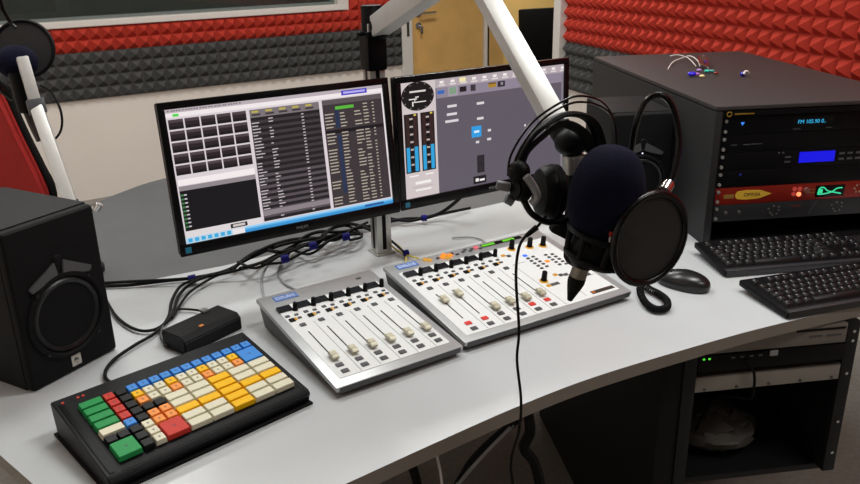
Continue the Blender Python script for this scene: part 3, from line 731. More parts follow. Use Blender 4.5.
# ------------------------------------------------------------------ front microphone
fc = at(606, 195, 1.0); tip = at(570, 299, 1.0)
ax = (fc - tip).normalized()
mic = thing('studio_microphone', 'black microphone with navy blue foam ball windscreen hanging on the white boom arm', 'microphone', tip)
MA = Matrix.Translation(tip) @ ax.to_track_quat('Z', 'Y').to_matrix().to_4x4()   # z along the mic, tip at 0
L = (fc - tip).length
ax2 = (Vector((.18, 0, 1))).normalized()
MF = Matrix.Translation(fc) @ ax2.to_track_quat('Z', 'Y').to_matrix().to_4x4()
mb = MB(); prof = []
for i in range(25):
    a = -PI / 2 + PI * i / 24
    r = .0485 * (max(0, math.cos(a)) ** .78); z = .066 * math.sin(a)
    prof.append((r, z))
mb.lathe(prof, M=MF, seg=40)
part('foam_windscreen', mb, navy_foam, mic, world=True)
mb = MB(); mb.lathe([(0, .050), (.014, .050), (.021, .058), (.0235, .064), (.0235, L - .02), (0, L - .02)], M=MA, seg=28); part('body', mb, black, mic, world=True)
mb = MB(); mb.lathe([(0, .028), (.0105, .028), (.0115, .030), (.0115, .056), (0, .056)], M=MA, seg=20); part('connector', mb, mat('connector_nickel', '#8b8478', .3, .8), mic, world=True)
mb = MB(); mb.lathe([(0, -.002), (.0035, -.002), (.006, .006), (.0098, .018), (.0118, .026), (.0118, .034), (0, .034)], M=MA, seg=20); part('cable_boot', mb, black_soft, mic, world=True)
# shock mount
sm = thing('shock_mount', 'black elastic shock mount cage around the lower body of the front microphone', 'shock mount', fc + Vector((-.01, 0, -.07)))
cc = at(597, 252, 1.0)
MS = Matrix.Translation(cc) @ ax.to_track_quat('Z', 'Y').to_matrix().to_4x4()
for z_, r_ in ((.026, .046), (-.008, .040)):
    mb = MB(); mb.tube([MS @ Vector((r_ * math.cos(a * PI / 10), r_ * math.sin(a * PI / 10), z_)) for a in range(20)], .0042, closed=True, smooth=2); part('cage_ring', mb, black, sm, world=True)
for k in range(8):
    mb = MB(); a = k * PI / 4; mb.tube([MS @ Vector((.046 * math.cos(a), .046 * math.sin(a), .026)), MS @ Vector((.040 * math.cos(a), .040 * math.sin(a), -.008))], .004, smooth=0); part('cage_bar', mb, black, sm, world=True)
mb = MB(); pts = []
for k in range(24):
    a = k * PI / 12; r_ = .044 if k % 2 else .026; pts.append(MS @ Vector((r_ * math.cos(a), r_ * math.sin(a), .024 if k % 2 else .006)))
mb.tube(pts, .0018, closed=True, smooth=1); part('elastic', mb, black_soft, sm, world=True)
mb = MB(); mb.lathe([(.0245, -.018), (.031, -.017), (.033, 0), (.031, .022), (.0245, .024)], M=MS, seg=28); part('inner_sleeve', mb, black_soft, sm, world=True)
mb = MB(); mb.tube([at(588, 236, 1.03), at(575, 246, 1.02), at(570, 256, 1.01), at(578, 262, 1.0)], .009); part('yoke', mb, black, sm, world=True)
mb = MB(); mb.box(-.016, -.012, -.014, .016, .012, .014, .006, M=Matrix.Translation(at(563, 226, 1.05)) @ RY(.5)); part('bracket', mb, black, sm, world=True)
tg = at(612, 236, .955)
mb = MB(); mb.box(-.004, -.002, 0, .004, 0, .006, .0004, M=Matrix.Translation(tg)); part('red_mark', mb, mat('tag_red', '#b42a26', .5), sm, world=True, label='small red and white mark')
mb = MB(); mb.box(-.004, -.002, -.008, .004, 0, -.001, .0004, M=Matrix.Translation(tg)); part('white_mark', mb, mat('tag_white', '#c9c9c9', .4), sm, world=True)
# pop filter
pc = at(650, 239, .975)
pf = thing('pop_filter', 'round black mesh pop filter on a curved gooseneck, right of the foam microphone', 'pop filter', pc)
nrm = Vector((-.60, -.72, .18)).normalized()
nrm = Vector((.47, -.88, .01)).normalized()
MP = Matrix.Translation(pc) @ nrm.to_track_quat('Z', 'Y').to_matrix().to_4x4()
R_ = .0605
mb = MB(); mb.tube([MP @ Vector((R_ * math.cos(a * PI / 20), R_ * math.sin(a * PI / 20), 0)) for a in range(40)], .0052, closed=True, smooth=0, seg=12); part('ring', mb, black_gloss, pf, world=True)
def mesh_mat(name, col, alpha, sc):
    m = mat(name, col, .6, var=.25, scale=25); nt = m.node_tree; b = nt.nodes['Principled BSDF']; b.inputs['Alpha'].default_value = alpha
    return m
mb = MB()
mb.lathe([(0, .0025), (R_ * .5, .0022), (R_ * .98, .0005)], M=MP, seg=48); mb.lathe([(0, -.0025), (R_ * .5, -.0022), (R_ * .98, -.0005)], M=MP, seg=48)
part('mesh_screen', mb, mesh_mat('nylon_mesh', '#1a1a1b', .95, 900), pf, world=True)
g0 = at(668, 188, 1.02)
mb = MB(); mb.tube([g0, at(675, 170, 1.03), at(679, 140, 1.05), at(673, 108, 1.06), at(661, 95, 1.06), at(646, 101, 1.06), at(636, 124, 1.06), at(631, 150, 1.07), at(622, 180, 1.09), at(612, 215, 1.09), at(600, 244, 1.05)], .0042, seg=10); part('gooseneck', mb, black_gloss, pf, world=True)
mb = MB(); mb.cyl(at(664, 192, 1.005), at(669, 184, 1.02), .008, bev=.001); part('ring_clamp', mb, chrome, pf, world=True)

# ------------------------------------------------------------------ headphones
hp = thing('headphones', 'black over-ear headphones hanging on the end of the boom arm, left of the microphone', 'headphones', at(540, 180, 1.04))
Hy = 1.03
band = [at(518, 178, Hy), at(517, 164, Hy), at(526, 144, Hy + .005), at(543, 126, Hy + .01), at(568, 114, Hy + .03), at(592, 122, Hy + .06), at(602, 155, Hy + .08), at(600, 180, Hy + .09)]
mb = MB(); mb.tube(band, .004, seg=10, flat=2.6); part('headband', mb, black, hp, world=True)
mb = MB(); mb.tube([at(521, 174, Hy), at(526, 154, Hy), at(541, 138, Hy + .01), at(562, 124, Hy + .03), at(582, 132, Hy + .06), at(592, 150, Hy + .08)], .004, seg=10, flat=2); part('head_cushion', mb, black_soft, hp, world=True)
for k, (off, rr) in enumerate(((0, .0016), (5, .0016))):
    mb = MB(); mb.tube([at(508 + off, 176, Hy - .012), at(511 + off, 155 + off * .6, Hy - .01), at(529 + off * .6, 126 + off, Hy), at(553, 107 + off, Hy + .01), at(578, 96 + off * 1.2, Hy + .03), at(603, 103 + off, Hy + .07), at(615, 125, Hy + .09), at(616, 160, Hy + .09)], rr); part('suspension_wire', mb, black_gloss, hp, world=True)
def cup(c, n, lab=None):
    M = Matrix.Translation(c) @ Vector(n).normalized().to_track_quat('Z', 'Y').to_matrix().to_4x4() @ Matrix.Diagonal((.80, .95, 1, 1))
    mb = MB(); mb.lathe([(0, .014), (.02, .0135), (.034, .009), (.040, .0), (.040, -.006), (0, -.006)], M=M, seg=32); q = part('ear_cup', mb, black, hp, world=True)
    mb = MB(); mb.lathe([(.018, -.008), (.022, -.02), (.032, -.024), (.040, -.018), (.041, -.008), (.036, -.004)], M=M, seg=32); part('ear_pad', mb, black_soft, hp, world=True)
cup(at(545, 192, Hy + .03), (-.85, -.25, .05))
cup(at(598, 190, Hy + .10), (.8, .5, 0))
mb = MB(); mb.cyl(at(515, 190, Hy - .02), at(526, 191, Hy - .01), .0135, .016, seg=24, bev=.003); mb.ell(at(519, 172, Hy - .012), .015, .013, .016); part('hinge', mb, black, hp, world=True)
mb = MB(); mb.tube([at(526, 176, Hy - .03), at(533, 186, Hy - .03), at(537, 197, Hy - .03), at(531, 204, Hy - .03)], .0055, seg=8); part('yoke', mb, mat('silver_yoke', '#8e9092', .35, .6), hp, world=True)
mb = MB(); mb.tube([at(524, 201, Hy - .02), at(532, 214, Hy - .02), at(547, 222, Hy - .01), at(563, 220, Hy), at(574, 208, Hy)], .0045); part('lower_yoke', mb, black_gloss, hp, world=True)
# grey clip left of the headphones
cl = MB(); cl.box(-.009, -.006, -.006, .010, .006, .006, .003, M=Matrix.Translation(at(503, 186, 1.02)) @ RY(.2)); cl.cyl(at(506, 198, 1.02), at(513, 202, 1.02), .007, seg=14)
o = part('hinge_clip', cl, mat('clip_grey', '#6f7377', .4, .3), hp, world=True, label='grey plastic hinge end')
# cable from the headphones hanging in front of the desk
cable([at(546, 216, 1.02), at(536, 228, 1.02), at(524, 238, 1.015), at(518, 252, 1.01), at(516, 280, 1.01), at(519, 330, 1.01), at(517, 360, 1.01), at(521, 400, 1.005), at(519, 430, 1.0), at(511, 462, 1.0), at(514, 500, 1.0), at(512, 560, 1.0)], .0021,
      'thin black cable hanging from the headphones down past the front desk edge')
mb = MB(); mb.cyl(at(537, 227, 1.02), at(526, 236, 1.016), .0042, .003, seg=12); part('cable_boot', mb, black_soft, hp, world=True)

# spiral cord on the desk
def coil(path, r, R, turns, label):
    pts = spline([Vector(p) for p in path], 40); n = len(pts); out = []; N = turns * 10
    for i in range(N + 1):
        t = i / N * (n - 1); a = int(min(n - 2, t)); p = pts[a].lerp(pts[a + 1], t - a); d = (pts[a + 1] - pts[a]).normalized()
        u = d.cross(Vector((0, 0, 1))).normalized(); w = u.cross(d)
        th = 2 * PI * i / 10; out.append(p + (u * math.cos(th) + w * math.sin(th)) * R)
    mb = MB(); mb.tube(out, r, seg=6, smooth=0); o = part('coiled_cord', mb, black_soft); tag(o, label, 'cable')
coil([atz(642, 276, .760), atz(640, 290, .760), atz(645, 302, .760), atz(655, 309, .760), atz(666, 308, .760), atz(667, 301, .760), atz(659, 294, .760), atz(646, 287, .760), atz(634, 276, .760)], .0021, .0062, 52, 'black coiled cord looped on the desk below the pop filter')
cable([atz(632, 283, .757), atz(622, 268, .757), atz(606, 250, .757), atz(590, 240, .757)], .004, 'black straight lead running behind the right console corner')

# ------------------------------------------------------------------ mouse
m0 = atz(683, 286, .75)
ms = thing('computer_mouse', 'black computer mouse beside the pop filter, left of the two keyboards', 'mouse', (m0.x, m0.y, Zt), -.72)
mb = MB(); mb.ell((0, 0, .012), .060, .034, .026, u=32, v=20, power=.9)
for v in mb.bm.verts:
    if v.co.z < .003: v.co.z = .001
    v.co.z *= 1 - .25 * max(0, -v.co.x / .06)
part('shell', mb, mat('mouse_black', '#18181a', .3), ms)
mb = MB(); mb.cyl((-.036, -.004, .031), (-.036, .004, .031), .008, seg=16); part('scroll_wheel', mb, black_soft, ms)

# ------------------------------------------------------------------ computer keyboards
def pc_keyboard(label, loc, rz, tilt):
    r = thing('computer_keyboard', label, 'keyboard', loc, rz)
    w, d = .452, .156; tm = T(0, 0, .012) @ RX(tilt)
    mb = MB(); mb.box(0, 0, -.010, w, d, .004, .004, M=tm); part('case', mb, black, r)
    mb = MB(); mb.box(.004, -.001, -.0105, w - .004, .012, .006, .003, M=tm); part('front_rim', mb, mat('kb_rim', '#2a2a2c', .4), r)
    for fx in (.04, w - .06): mb = MB(); mb.box(fx, d - .03, 0, fx + .02, d - .02, .006 + (d - .03) * math.sin(tilt)); part('foot', mb, black, r)
    ks = []; p = .019
    x0, y0 = .012, .020
    rows = [[(0, 1.25), (1.25, 1.25), (2.5, 1.25), (3.75, 6.25), (10, 1.25), (11.25, 1.25), (12.5, 1.25), (13.75, 1.25)],
            [(0, 1.25)] + [(1.25 + i, 1) for i in range(11)] + [(12.25, 2.75)],
            [(0, 1.75)] + [(1.75 + i, 1) for i in range(11)] + [(12.75, 2.25)],
            [(0, 1.5)] + [(1.5 + i, 1) for i in range(12)] + [(13.5, 1.5)],
            [(i, 1) for i in range(13)] + [(13, 2)],
            [(0, 1)] + [(2 + i, 1) for i in range(4)] + [(6.5 + i, 1) for i in range(4)] + [(11 + i, 1) for i in range(4)]]
    for j, row in enumerate(rows):
        y = y0 + j * p + (.006 if j == 5 else 0)
        for a, b in row: ks.append((x0 + a * p, y, b * p))
        if j == 0: ks += [(x0 + (15.25 + i) * p, y, p) for i in range(3)]
        if j == 1: ks.append((x0 + 16.25 * p, y, p))
        if j in (3, 4, 5): ks += [(x0 + (15.25 + i) * p, y, p) for i in range(3)]
        if j < 5: ks += [(x0 + (18.5 + i) * p, y, p) for i in range(4)]
    ks.sort(key=lambda q: q[0]); late = []
    for i, (x, y, ww) in enumerate(ks):
        if i >= 96: late.append((x, y, ww)); continue
        kn = 'pckey%d' % round(ww * 1e4)
        if kn not in CB:
            mb = MB(); a = ww / 2 - .0008; b = p / 2 - .0008; t = bmesh.new()
            lo = [(-a, -b), (a, -b), (a, b), (-a, b)]
            q = [t.verts.new((u, v, 0)) for u, v in lo]; q2_ = [t.verts.new((u - math.copysign(.0026, u), v - math.copysign(.0026, v) + .0006, .0075)) for u, v in lo]
            t.faces.new(q[::-1]); t.faces.new(q2_)
            for k in range(4): t.faces.new((q[k], q[(k + 1) % 4], q2_[(k + 1) % 4], q2_[k]))
            bmesh.ops.bevel(t, geom=t.edges[:], offset=.0006, segments=1, affect='EDGES')
            mb._add(t); mb.mi = 1; mb.box(-.0038, .0008, .0073, -.0012, .0036, .00775)
            CB[kn] = mb.mesh('key', [mat('pc_key', '#121213', .45, spec=.35), mat('pc_legend', '#a5a5a5', .5)])
        put('key', CB[kn], r, tm, x + ww / 2, y + p / 2, .004)
    if late:
        mb = MB()
        for x, y, ww in late: mb.box(x + .001, y + .001, .004, x + ww - .001, y + p - .001, .011, .0015, M=tm, seg=1)
        o = part('key', mb, MATS['pc_key'], r); o['kind'] = 'stuff'
    return r
kA = pc_keyboard('black full-size keyboard right in front of the equipment rack, the rear of the two', (.668, 1.676, Zt), .150, .10)
kB = pc_keyboard('black full-size keyboard nearest the right front edge of the desk', (.716, 1.456, Zt), .285, .07)

# ------------------------------------------------------------------ equipment rack on the desk
RKM = (.7077, 1.9062, Zt); RY_ = .1205
rx0, rx1, RH, RD = -.022, .512, .350, .91
er = thing('equipment_rack', 'big dark equipment rack cabinet on the right end of the desk', 'rack', RKM, RY_)
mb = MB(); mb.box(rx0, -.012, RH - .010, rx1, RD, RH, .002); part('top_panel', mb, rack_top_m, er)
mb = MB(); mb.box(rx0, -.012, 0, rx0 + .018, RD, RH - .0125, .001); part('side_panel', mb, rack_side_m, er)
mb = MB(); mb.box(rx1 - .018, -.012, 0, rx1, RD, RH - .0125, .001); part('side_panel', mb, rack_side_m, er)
mb = MB(); mb.box(rx0 + .018, .0, .0, rx1 - .018, RD - .01, .006).box(rx0 + .018, RD - .012, .006, rx1 - .018, RD - .002, RH - .0125); part('inner_frame', mb, black, er)
mb = MB(); mb.box(rx0 + .018, -.008, .0, .001, .01, RH - .0125, .001); part('rack_rail', mb, black, er)
mb = MB(); mb.box(.4826, -.008, .0, rx1 - .018, .01, RH - .0125, .001); part('rack_rail', mb, black, er)
gold = mat('gold_print', '#9a7526', .4, .3)
mb = MB(); mb.box(rx0 + .018, -.011, RH - .026, rx1 - .018, -.001, RH - .0125, .0005); hd = part('header_strip', mb, black, er)
mb = MB(); c0 = Vector((.012, -.0125, RH - .0195)); mb.tube([c0 + Vector((.006 * math.cos(a * PI / 8), 0, .0055 * math.sin(a * PI / 8))) for a in range(16)], .0013, closed=True, smooth=0, seg=6).box(.026, -.0125, RH - .0215, .075, -.0112, RH - .0185); part('logo_mark', mb, gold, hd)
U = .04445
unit_z = [RH - .028 - U * (i + 1) for i in range(7)]
def unit(i, label, m=black, n=1, depth=.38):
    z = unit_z[i + n - 1]; M = Matrix.Translation(RKM) @ RZ(RY_) @ T(0, 0, z)
    t = thing('rack_unit', label, 'rack unit', M=M)
    h = U * n - .001
    mb = MB(); mb.box(.002, -.003, 0, .4806, .0, h, .0004); fp = part('front_panel', mb, m, t)
    mb = MB(); mb.box(.02, 0, .001, .462, depth, h - .001); part('chassis', mb, dark_metal, t)
    for sx in (.010, .4726):
        for sz in ((.009, h - .009)):
            mb = MB(); mb.cyl((sx, -.003, sz), (sx, -.007, sz), .0042, seg=12); part('screw', mb, mat('screw_steel', '#a5a39f', .4, .5), t)
    return t, fp, h
t, fp, h = unit(0, 'black tuner unit with cyan display text, topmost in the equipment rack')
mb = MB(); mb.prism([(.048, .030), (.058, .030), (.053, .022)], 0, .0006, M=T(0, -.003, 0) @ RX(PI / 2)); part('power_light', mb, glow('blue_led', '#3d8cff', 1.0), fp)
mb = MB(); mb.box(.178, -.0036, .012, .288, -.0028, .036); dp = part('display', mb, black_gloss, fp)
text('FM 105.90 0..', .0135, glow('cyan_text', '#35b8f0', .9), dp, T(.232, -.0038, .024) @ RX(PI / 2), name='display_text')
mb = MB(); mb.box(.185, -.0036, .006, .205, -.0028, .008).box(.272, -.0036, .006, .286, -.0028, .008); part('lettering', mb, btn_dark, fp)
t, fp, h = unit(1, 'plain black rack unit, second from the top of the equipment rack')
mb = MB(); mb.box(.06, -.0034, .018, .11, -.003, .020).box(.03, -.0034, .018, .045, -.003, .020); part('trim_line', mb, mat('trim_grey', '#4a4a4a', .5), fp)
t, fp, h = unit(2, 'black rack unit with a bright blue display, third from the top of the rack')
mb = MB(); mb.box(.212, -.0045, .010, .306, -.0028, .037); part('display', mb, glow('lcd_blue', '#1212f0', .85), fp)
mb = MB()
for k in range(4): mb.box(.318 + k * .022, -.004, .026, .332 + k * .022, -.003, .031).box(.318 + k * .022, -.004, .012, .332 + k * .022, -.003, .017)
mb.box(.175, -.004, .012, .190, -.003, .016).box(.175, -.004, .024, .190, -.003, .028).box(.155, -.004, .036, .160, -.003, .040).box(.166, -.004, .036, .171, -.003, .040); part('button', mb, btn_dark, fp)
t, fp, h = unit(3, 'plain black rack unit directly above the red audio processor')
mb = MB(); mb.box(.06, -.0034, .030, .066, -.003, .034); part('indicator_light', mb, glow('dim_blue', '#2030a0', .5), fp)
red_p = mat('red_panel', '#8c1f12', .35, .3, var=.05)
t, fp, h = unit(4, 'red audio processor with gold oval logo and green display in the equipment rack', red_p)
mb = MB(); mb.mi = 0
pts = [(.066 + .010 * math.cos(PI / 2 + a * PI / 10), .023 + .0105 * math.sin(PI / 2 + a * PI / 10)) for a in range(11)]
pts += [(.085, .0105), (.120, .012), (.152, .023), (.120, .034), (.085, .0355)]
mb.prism(pts, 0, .0008, M=T(0, -.003, 0) @ RX(PI / 2)); lg = part('logo_plate', mb, mat('logo_gold_glow', '#c9a035', .4, .2, emit='#c9a035', es=.15), fp)  # faint glow put into the gold of the plate to brighten it
text('OMNIA', .0135, mat('logo_ink', '#3a2408', .5), lg, T(.100, -.0042, .023) @ RX(PI / 2), name='lettering')
mb = MB(); mb.box(.026, -.0036, .016, .052, -.003, .026); part('name_tag', mb, mat('tag_gold', '#9c7d3a', .4, .2), fp)
for x, z, big in ((.212, .031, 0), (.226, .031, 0), (.211, .018, 0), (.225, .017, 1)):
    mb = MB(); mb.cyl((x, -.003, z), (x, -.006, z), .0055, seg=16); part('lit_button', mb, glow('lit_red_%d' % big, '#ff7a50' if big else '#c8453c', 2.5 if big else .6), fp)
mb = MB(); mb.cyl((.243, -.003, .027), (.243, -.012, .027), .007, seg=20); part('knob', mb, mat('knob_red', '#7c5049', .4), fp)
mb = MB(); mb.box(.252, -.0034, .018, .268, -.003, .020).box(.252, -.0034, .026, .268, -.003, .028); part('lettering', mb, gold, fp)
mb = MB(); mb.box(.270, -.0045, .006, .348, -.0028, .036, .0003); dp = part('display', mb, black_gloss, fp)
mb = MB()
mb.tube([(.276, -.005, .014), (.279, -.005, .029), (.290, -.005, .031), (.301, -.005, .022), (.316, -.005, .018), (.338, -.005, .013)], .0018, smooth=3, seg=6)
mb.tube([(.276, -.005, .014), (.29, -.005, .014), (.312, -.005, .018), (.326, -.005, .027), (.340, -.005, .028)], .0016, smooth=3, seg=6)
mb.box(.277, -.0052, .016, .288, -.0046, .027); part('display_curve', mb, glow('green_curve', '#3ce0a0', .9), dp)
mb = MB()
for a in range(6): mb.cyl((.385 + .010 * math.cos(a * PI / 3), -.003, .023 + .010 * math.sin(a * PI / 3)), (.385 + .010 * math.cos(a * PI / 3), -.005, .023 + .010 * math.sin(a * PI / 3)), .0028, seg=10)
part('button_cluster', mb, mat('cluster', '#a57a66', .4), fp)
t, fp, h = unit(5, 'dark grey rack unit with button clusters, directly below the red processor', mat('unit_grey', '#1f2022', .5))
mb = MB()
for cx, cz in ((.165, .022), (.335, .022)):
    for a in range(7): mb.cyl((cx + (.018 if a % 2 else .012) * math.cos(a * PI / 3.5), -.003, cz + .012 * math.sin(a * PI / 3.5)), (cx + (.018 if a % 2 else .012) * math.cos(a * PI / 3.5), -.006, cz + .012 * math.sin(a * PI / 3.5)), .0024, seg=8)
part('button_cluster', mb, mat('unit_btn', '#5a5a58', .4), fp)
for x in (.035, .070): mb = MB(); mb.cyl((x, -.003, .024), (x, -.008, .024), .004, seg=12); part('button', mb, mat('unit_btn', '#5a5a58', .4), fp)
mb = MB(); mb.box(.21, -.0036, .028, .235, -.003, .032, M=T(0, 0, 0)); part('logo_mark', mb, mat('logo_red', '#5c1d14', .5), fp)
mb = MB(); mb.prism([(.255, .004), (.262, .004), (.280, .040), (.273, .040)], 0, .0005, M=T(0, -.003, 0) @ RX(PI / 2)); part('panel_line', mb, mat('unit_line', '#34363a', .4), fp)

# trinkets on the rack top
zt = Zt + RH + .002
tk = thing('beaded_charm', 'small tangle of white strings with blue and shiny beads on top of the rack', 'trinket', atz(705, 68, zt))
white_str = mat('white_string', '#d9cfc8', .5)
mb = MB()
mb.tube([atz(668, 69, zt), atz(673, 62, zt + .004), atz(682, 58, zt + .01), atz(690, 56, zt + .014), atz(697, 60, zt + .016), atz(700, 66, zt + .006)], .0018)
mb.tube([atz(670, 56, zt + .006), atz(678, 55, zt + .012), atz(688, 58, zt + .02), atz(696, 66, zt + .01)], .0014)
part('string', mb, white_str, tk, world=True)
mb = MB()
for k in range(4): mb.tube([atz(703 + 5 * math.cos(a * PI / 6), 60 + 5 * math.sin(a * PI / 6 + k * .5) + k * .7, zt + .014) for a in range(12)], .0012, closed=True, smooth=2)
part('ring', mb, chrome, tk, world=True)
for (px, py, r_, c) in ((706, 62, .007, '#2b2fb0'), (692, 74, .010, '#2e22c8'), (697, 74, .006, '#c07ad0'), (702, 76, .006, '#f0d9a0'), (707, 71, .007, '#2fb5a2'), (712, 71, .007, '#3f8c84'), (716, 73, .006, '#7d3326'), (699, 70, .006, '#b58bd0')):
    mb = MB(); p = atz(px, py, zt + r_ * .7); mb.ell(p, r_ * 1.3, r_, r_ * .7, u=12, v=8); part('bead', mb, mat('bead_' + c[1:], c, .15), tk, world=True)
o = thing('glass_bead', 'tiny blue and white glass bead lying alone on top of the rack', 'trinket', atz(743, 74, zt))
p = atz(743, 74, zt + .006)
mb = MB(); mb.ell(p, .009, .008, .007, u=12, v=8); part('bead', mb, MATS['bead_2b2fb0'], o, world=True)
mb = MB(); mb.tube([p + Vector((-.002, -.009, .001)), p + Vector((.004, -.006, .008)), p + Vector((.012, -.002, .006)), p + Vector((.017, .004, 0))], .0035); part('loop', mb, white_str, o, world=True)

# ------------------------------------------------------------------ guest side, left
ga = thing('microphone_arm', 'white guest microphone arm at the left, rising behind the large left speaker', 'microphone arm', atz(88, 240, Zt))
g_lo = at(71, 205, 1.80); g_mid = at(36, 105, 1.95); g_hi = at(22, 57, 1.97)
beam(g_lo, g_mid, .030, .034, alu_white, ga, roll=-.3)
beam(g_mid, g_hi, .027, .031, alu_white, ga, roll=-.3)
Mg = Matrix.Translation(g_mid) @ (g_hi - g_mid).to_track_quat('X', 'Z').to_matrix().to_4x4() @ RX(-.3)
mb = MB(); mb.box(-.022, -.020, -.022, .014, .020, .022, .004, M=Mg); part('elbow_joint', mb, mat('joint_grey', '#55565a', .4, .3), ga, world=True)
gb = Vector((g_lo.x + .005, g_lo.y, Zt)); mb = MB(); mb.cyl(gb, g_lo + Vector((0, 0, .01)), .018); mb.cyl(gb - Vector((0, 0, .004)), gb + Vector((0, 0, .01)), .045); part('base_post', mb, black, ga, world=True)
mb = MB(); kp = at(97, 207, 1.80); mb.cyl(g_lo + Vector((0, 0, -.02)), kp, .006); mb.cyl(kp + Vector((-.004, 0, -.008)), kp + Vector((.008, 0, .008)), .009, seg=16, bev=.002); part('clamp_knob', mb, chrome, ga, world=True)
gm = thing('studio_microphone', 'guest microphone with dark blue foam, held on the left arm behind the speaker', 'microphone', at(18, 85, 2.0))
f2 = at(17, 62, 2.03)
mb = MB(); mb.ell(f2, .050, .045, .042); part('foam_windscreen', mb, navy_foam, gm, world=True)
mb = MB(); mb.cyl(at(17, 72, 2.0), at(27, 112, 2.0), .022, .020, bev=.003); part('body', mb, black, gm, world=True)
mb = MB(); mb.tube([at(27, 112, 2.0), at(34, 128, 2.0), at(40, 140, 1.99)], .010); part('connector', mb, mat('brown_black', '#2a211f', .5), gm, world=True)
gp_ = thing('pop_filter', 'round dark pop filter behind the guest microphone at the upper left', 'pop filter', at(23, 50, 2.06))
n2_ = Vector((.18, -.95, .28)).normalized(); c2 = at(24, 49, 2.10)
MP2 = Matrix.Translation(c2) @ n2_.to_track_quat('Z', 'Y').to_matrix().to_4x4(); R2 = .071
mb = MB(); mb.tube([MP2 @ Vector((R2 * math.cos(a * PI / 20), R2 * math.sin(a * PI / 20), 0)) for a in range(40)], .005, closed=True, smooth=0, seg=10); part('ring', mb, black, gp_, world=True)
mb = MB(); mb.lathe([(0, .002), (R2 * .98, .0005)], M=MP2, seg=40); mb.lathe([(0, -.002), (R2 * .98, -.0005)], M=MP2, seg=40); part('mesh_screen', mb, mesh_mat('nylon_mesh_guest', '#0b0809', .98, 900), gp_, world=True)
mb = MB(); mb.tube([at(16, 28, 2.06), at(10, 22, 2.06), at(3, 10, 2.05), at(-4, -4, 2.04), at(-20, 20, 2.03), at(-6, 80, 2.03), at(12, 100, 2.02)], .005); part('gooseneck', mb, black_gloss, gp_, world=True)
cable([at(40, 85, 2.0), at(52, 93, 2.0), at(61, 112, 1.98), at(61, 130, 1.98), at(52, 141, 1.98), at(42, 138, 1.98), at(38, 125, 1.99)], .003, 'thin black cable looping beside the guest microphone arm')
# red chair
rc = thing('guest_chair', 'red upholstered chair with black edge behind the large left speaker', 'chair', (-1.60, 2.45, 0), .2)
P0 = [at(-60, 60, 2.36), at(-5, 88, 2.34), at(3, 103, 2.34), at(20, 140, 2.34), at(36, 172, 2.34), at(48, 200, 2.34), at(50, 260, 2.36), at(-80, 260, 2.36)]
mb = MB(); t_ = bmesh.new(); d_ = Vector((.0, .06, .02))
a_ = [t_.verts.new(p) for p in P0]; b_ = [t_.verts.new(p + d_) for p in P0]
t_.faces.new(a_); t_.faces.new(b_[::-1])
for i in range(len(P0)): t_.faces.new((a_[i], b_[i], b_[(i + 1) % len(P0)], a_[(i + 1) % len(P0)]))
bmesh.ops.recalc_face_normals(t_, faces=t_.faces); bmesh.ops.bevel(t_, geom=t_.edges[:], offset=.012, segments=3, affect='EDGES'); mb._add(t_)
part('backrest', mb, mat('red_fabric', '#a3201c', .8, bump=.3, bscale=600), rc, world=True)
mb = MB(); mb.tube([p + Vector((.006, .03, .01)) for p in P0[:7]], .011, smooth=4); part('edge_piping', mb, black_soft, rc, world=True)
mb = MB(); mb.box(-.30, -.1, .44, .20, .42, .50, .02); part('seat', mb, MATS['red_fabric'], rc)
for a, b in ((-.27, -.07), (.17, -.07), (-.27, .38), (.17, .38)):
    mb = MB(); mb.cyl((a, b, 0), (a, b, .44), .014); part('leg', mb, black, rc)

# ------------------------------------------------------------------ desk cables
Z = .757
def D(px, py, z=Z): return atz(px, py, z)
cable([D(104, 286), D(130, 285), D(165, 281), D(192, 278), D(225, 271), D(250, 258, .775), D(285, 244, .785), D(330, 236, .78), D(365, 225, .77)], .0042, 'thick black cable running from behind the large left speaker to below the left monitor')
cable([D(104, 283, .762), D(140, 281, .765), D(180, 279, .766), D(215, 275, .767), D(245, 268, .78), D(280, 256, .79), D(320, 240, .79), D(356, 232, .775)], .0036, 'second black cable lying along the one behind the left speaker')
cable([D(200, 278, .764), D(182, 285, .762), D(172, 300), D(168, 318), D(155, 333), D(135, 345), D(116, 358), D(106, 370), D(107, 380), D(122, 386)], .0034, 'black cable looping forward to the rear left corner of the key panel')
cable([D(210, 275, .768), D(190, 284, .764), D(178, 297), D(172, 315), D(160, 327), D(145, 331), D(130, 327), D(116, 316), D(106, 300)], .0034, 'black cable curling from the bundle towards the right side of the left speaker')
cable([D(230, 270, .768), D(210, 279, .762), D(190, 292, .760), D(178, 308), D(172, 318)], .003, 'short black cable in the bundle behind the small black box')
cable([D(172, 310), D(182, 309), D(196, 310), D(205, 312, .765), D(206, 316, .775)], .0025, 'thin black cable plugged into the small black box')
cable([D(172, 312), D(163, 326), D(161, 338), D(167, 346)], .0025, 'thin dark grey cable behind the small black box', mat('cable_dk', '#3c3c3c', .5))
for i, (x, y, z) in enumerate(((192, 279, .762), (285, 259, .80), (313, 246, .80), (346, 237, .79))):
    o = thing('cable_tie', ['blue cable tie round the bundle beside the left monitor corner', 'blue cable tie under the lower edge of the left monitor, nearest the left console', 'blue cable tie under the middle of the left monitor', 'blue cable tie under the left monitor near the pole'][i], 'cable tie', D(x, y, z))
    mb = MB(); p = D(x, y, z); mb.tube([p + Vector((-.008, -.003, 0)), p + Vector((.008, .003, .001))], .0095, smooth=0, seg=12); part('strap', mb, velcro, o, world=True)
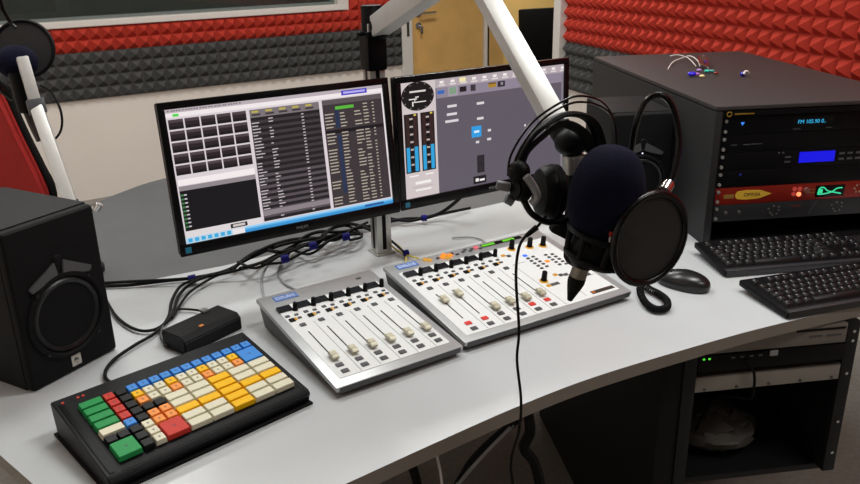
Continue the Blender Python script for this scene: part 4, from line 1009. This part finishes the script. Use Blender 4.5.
# tangle under left monitor
random.seed(11)
labs = ['black cable loop in the tangle under the left monitor, ' + s for s in ('far left', 'left', 'left of centre', 'centre', 'right of centre', 'right', 'far right', 'lying on top')]
tang = [[(232, 270), (246, 258), (262, 250), (282, 252), (300, 246), (322, 240)],
        [(238, 262), (256, 268), (276, 258), (290, 250), (310, 254), (330, 240)],
        [(250, 256), (270, 246), (290, 240), (312, 238), (335, 240), (352, 230)],
        [(262, 264), (284, 262), (304, 252), (320, 246), (340, 236), (362, 234)],
        [(285, 258), (300, 240), (318, 232), (342, 232), (358, 228), (372, 226)],
        [(300, 246), (318, 244), (330, 230), (348, 226), (362, 236), (350, 240)],
        [(322, 236), (336, 226), (352, 224), (366, 228), (374, 232)],
        [(240, 268), (262, 262), (285, 250), (306, 240), (330, 236), (350, 230), (368, 222)]]
for i, pth in enumerate(tang):
    cable([D(x, y, .762 + .010 * ((i + k) % 4)) for k, (x, y) in enumerate(pth)], .0034 if i % 2 else .0045, labs[i], group='cables under the left monitor')
cable([D(268, 262), D(262, 274, .754), D(262, 288, .754), D(266, 303, .754)], .0028, 'grey cable running towards the rear left corner of the left console', grey_cable)
cable([D(282, 262), D(278, 272, .754), D(284, 283, .754), D(297, 290, .754)], .0028, 'grey cable curving to the back of the left console', grey_cable)
# right side: yellow pair and cables under right monitor
cable([D(386, 232, .80), D(391, 240, .775), D(400, 247, .76), D(406, 256, .757), D(405, 264, .757)], .0022, 'yellow cable beside the pole leading to the main console', yellow_cable)
cable([D(384, 234, .79), D(390, 244, .77), D(400, 252, .76), D(410, 256, .758), D(420, 259, .757)], .0022, 'second yellow cable beside the pole, ending behind the main console', yellow_cable)
cable([D(386, 236, .785), D(394, 243, .77), D(404, 252, .762)], .003, 'black cable tied together with the yellow pair beside the pole')
o = thing('cable_tie', 'blue cable tie on the yellow cables beside the pole', 'cable tie', D(406, 253, .76)); mb = MB(); p = D(406, 253, .762); mb.tube([p + Vector((-.005, -.002, 0)), p + Vector((.005, .003, 0))], .008, smooth=0, seg=12); part('strap', mb, velcro, o, world=True)
cable([D(386, 222, .77), D(405, 219, .765), D(425, 218, .765), D(440, 213, .775), D(452, 205, .80), D(460, 198, .83)], .005, 'thick black cable under the left half of the right monitor')
cable([D(388, 218, .77), D(410, 221, .765), D(430, 216, .765), D(445, 213, .765), D(470, 208, .76)], .004, 'thinner black cable under the right monitor')
cable([D(452, 238, .754), D(468, 237, .754), D(480, 239, .754), D(486, 243, .754)], .0018, 'thin grey wire lying behind the main console', grey_cable)
o = thing('cable_tie', 'blue cable tie under the lower left corner of the right monitor', 'cable tie', D(424, 218, .767)); mb = MB(); p = D(424, 218, .768); mb.tube([p + Vector((-.006, -.002, 0)), p + Vector((.006, .002, 0))], .009, smooth=0, seg=12); part('strap', mb, velcro, o, world=True)
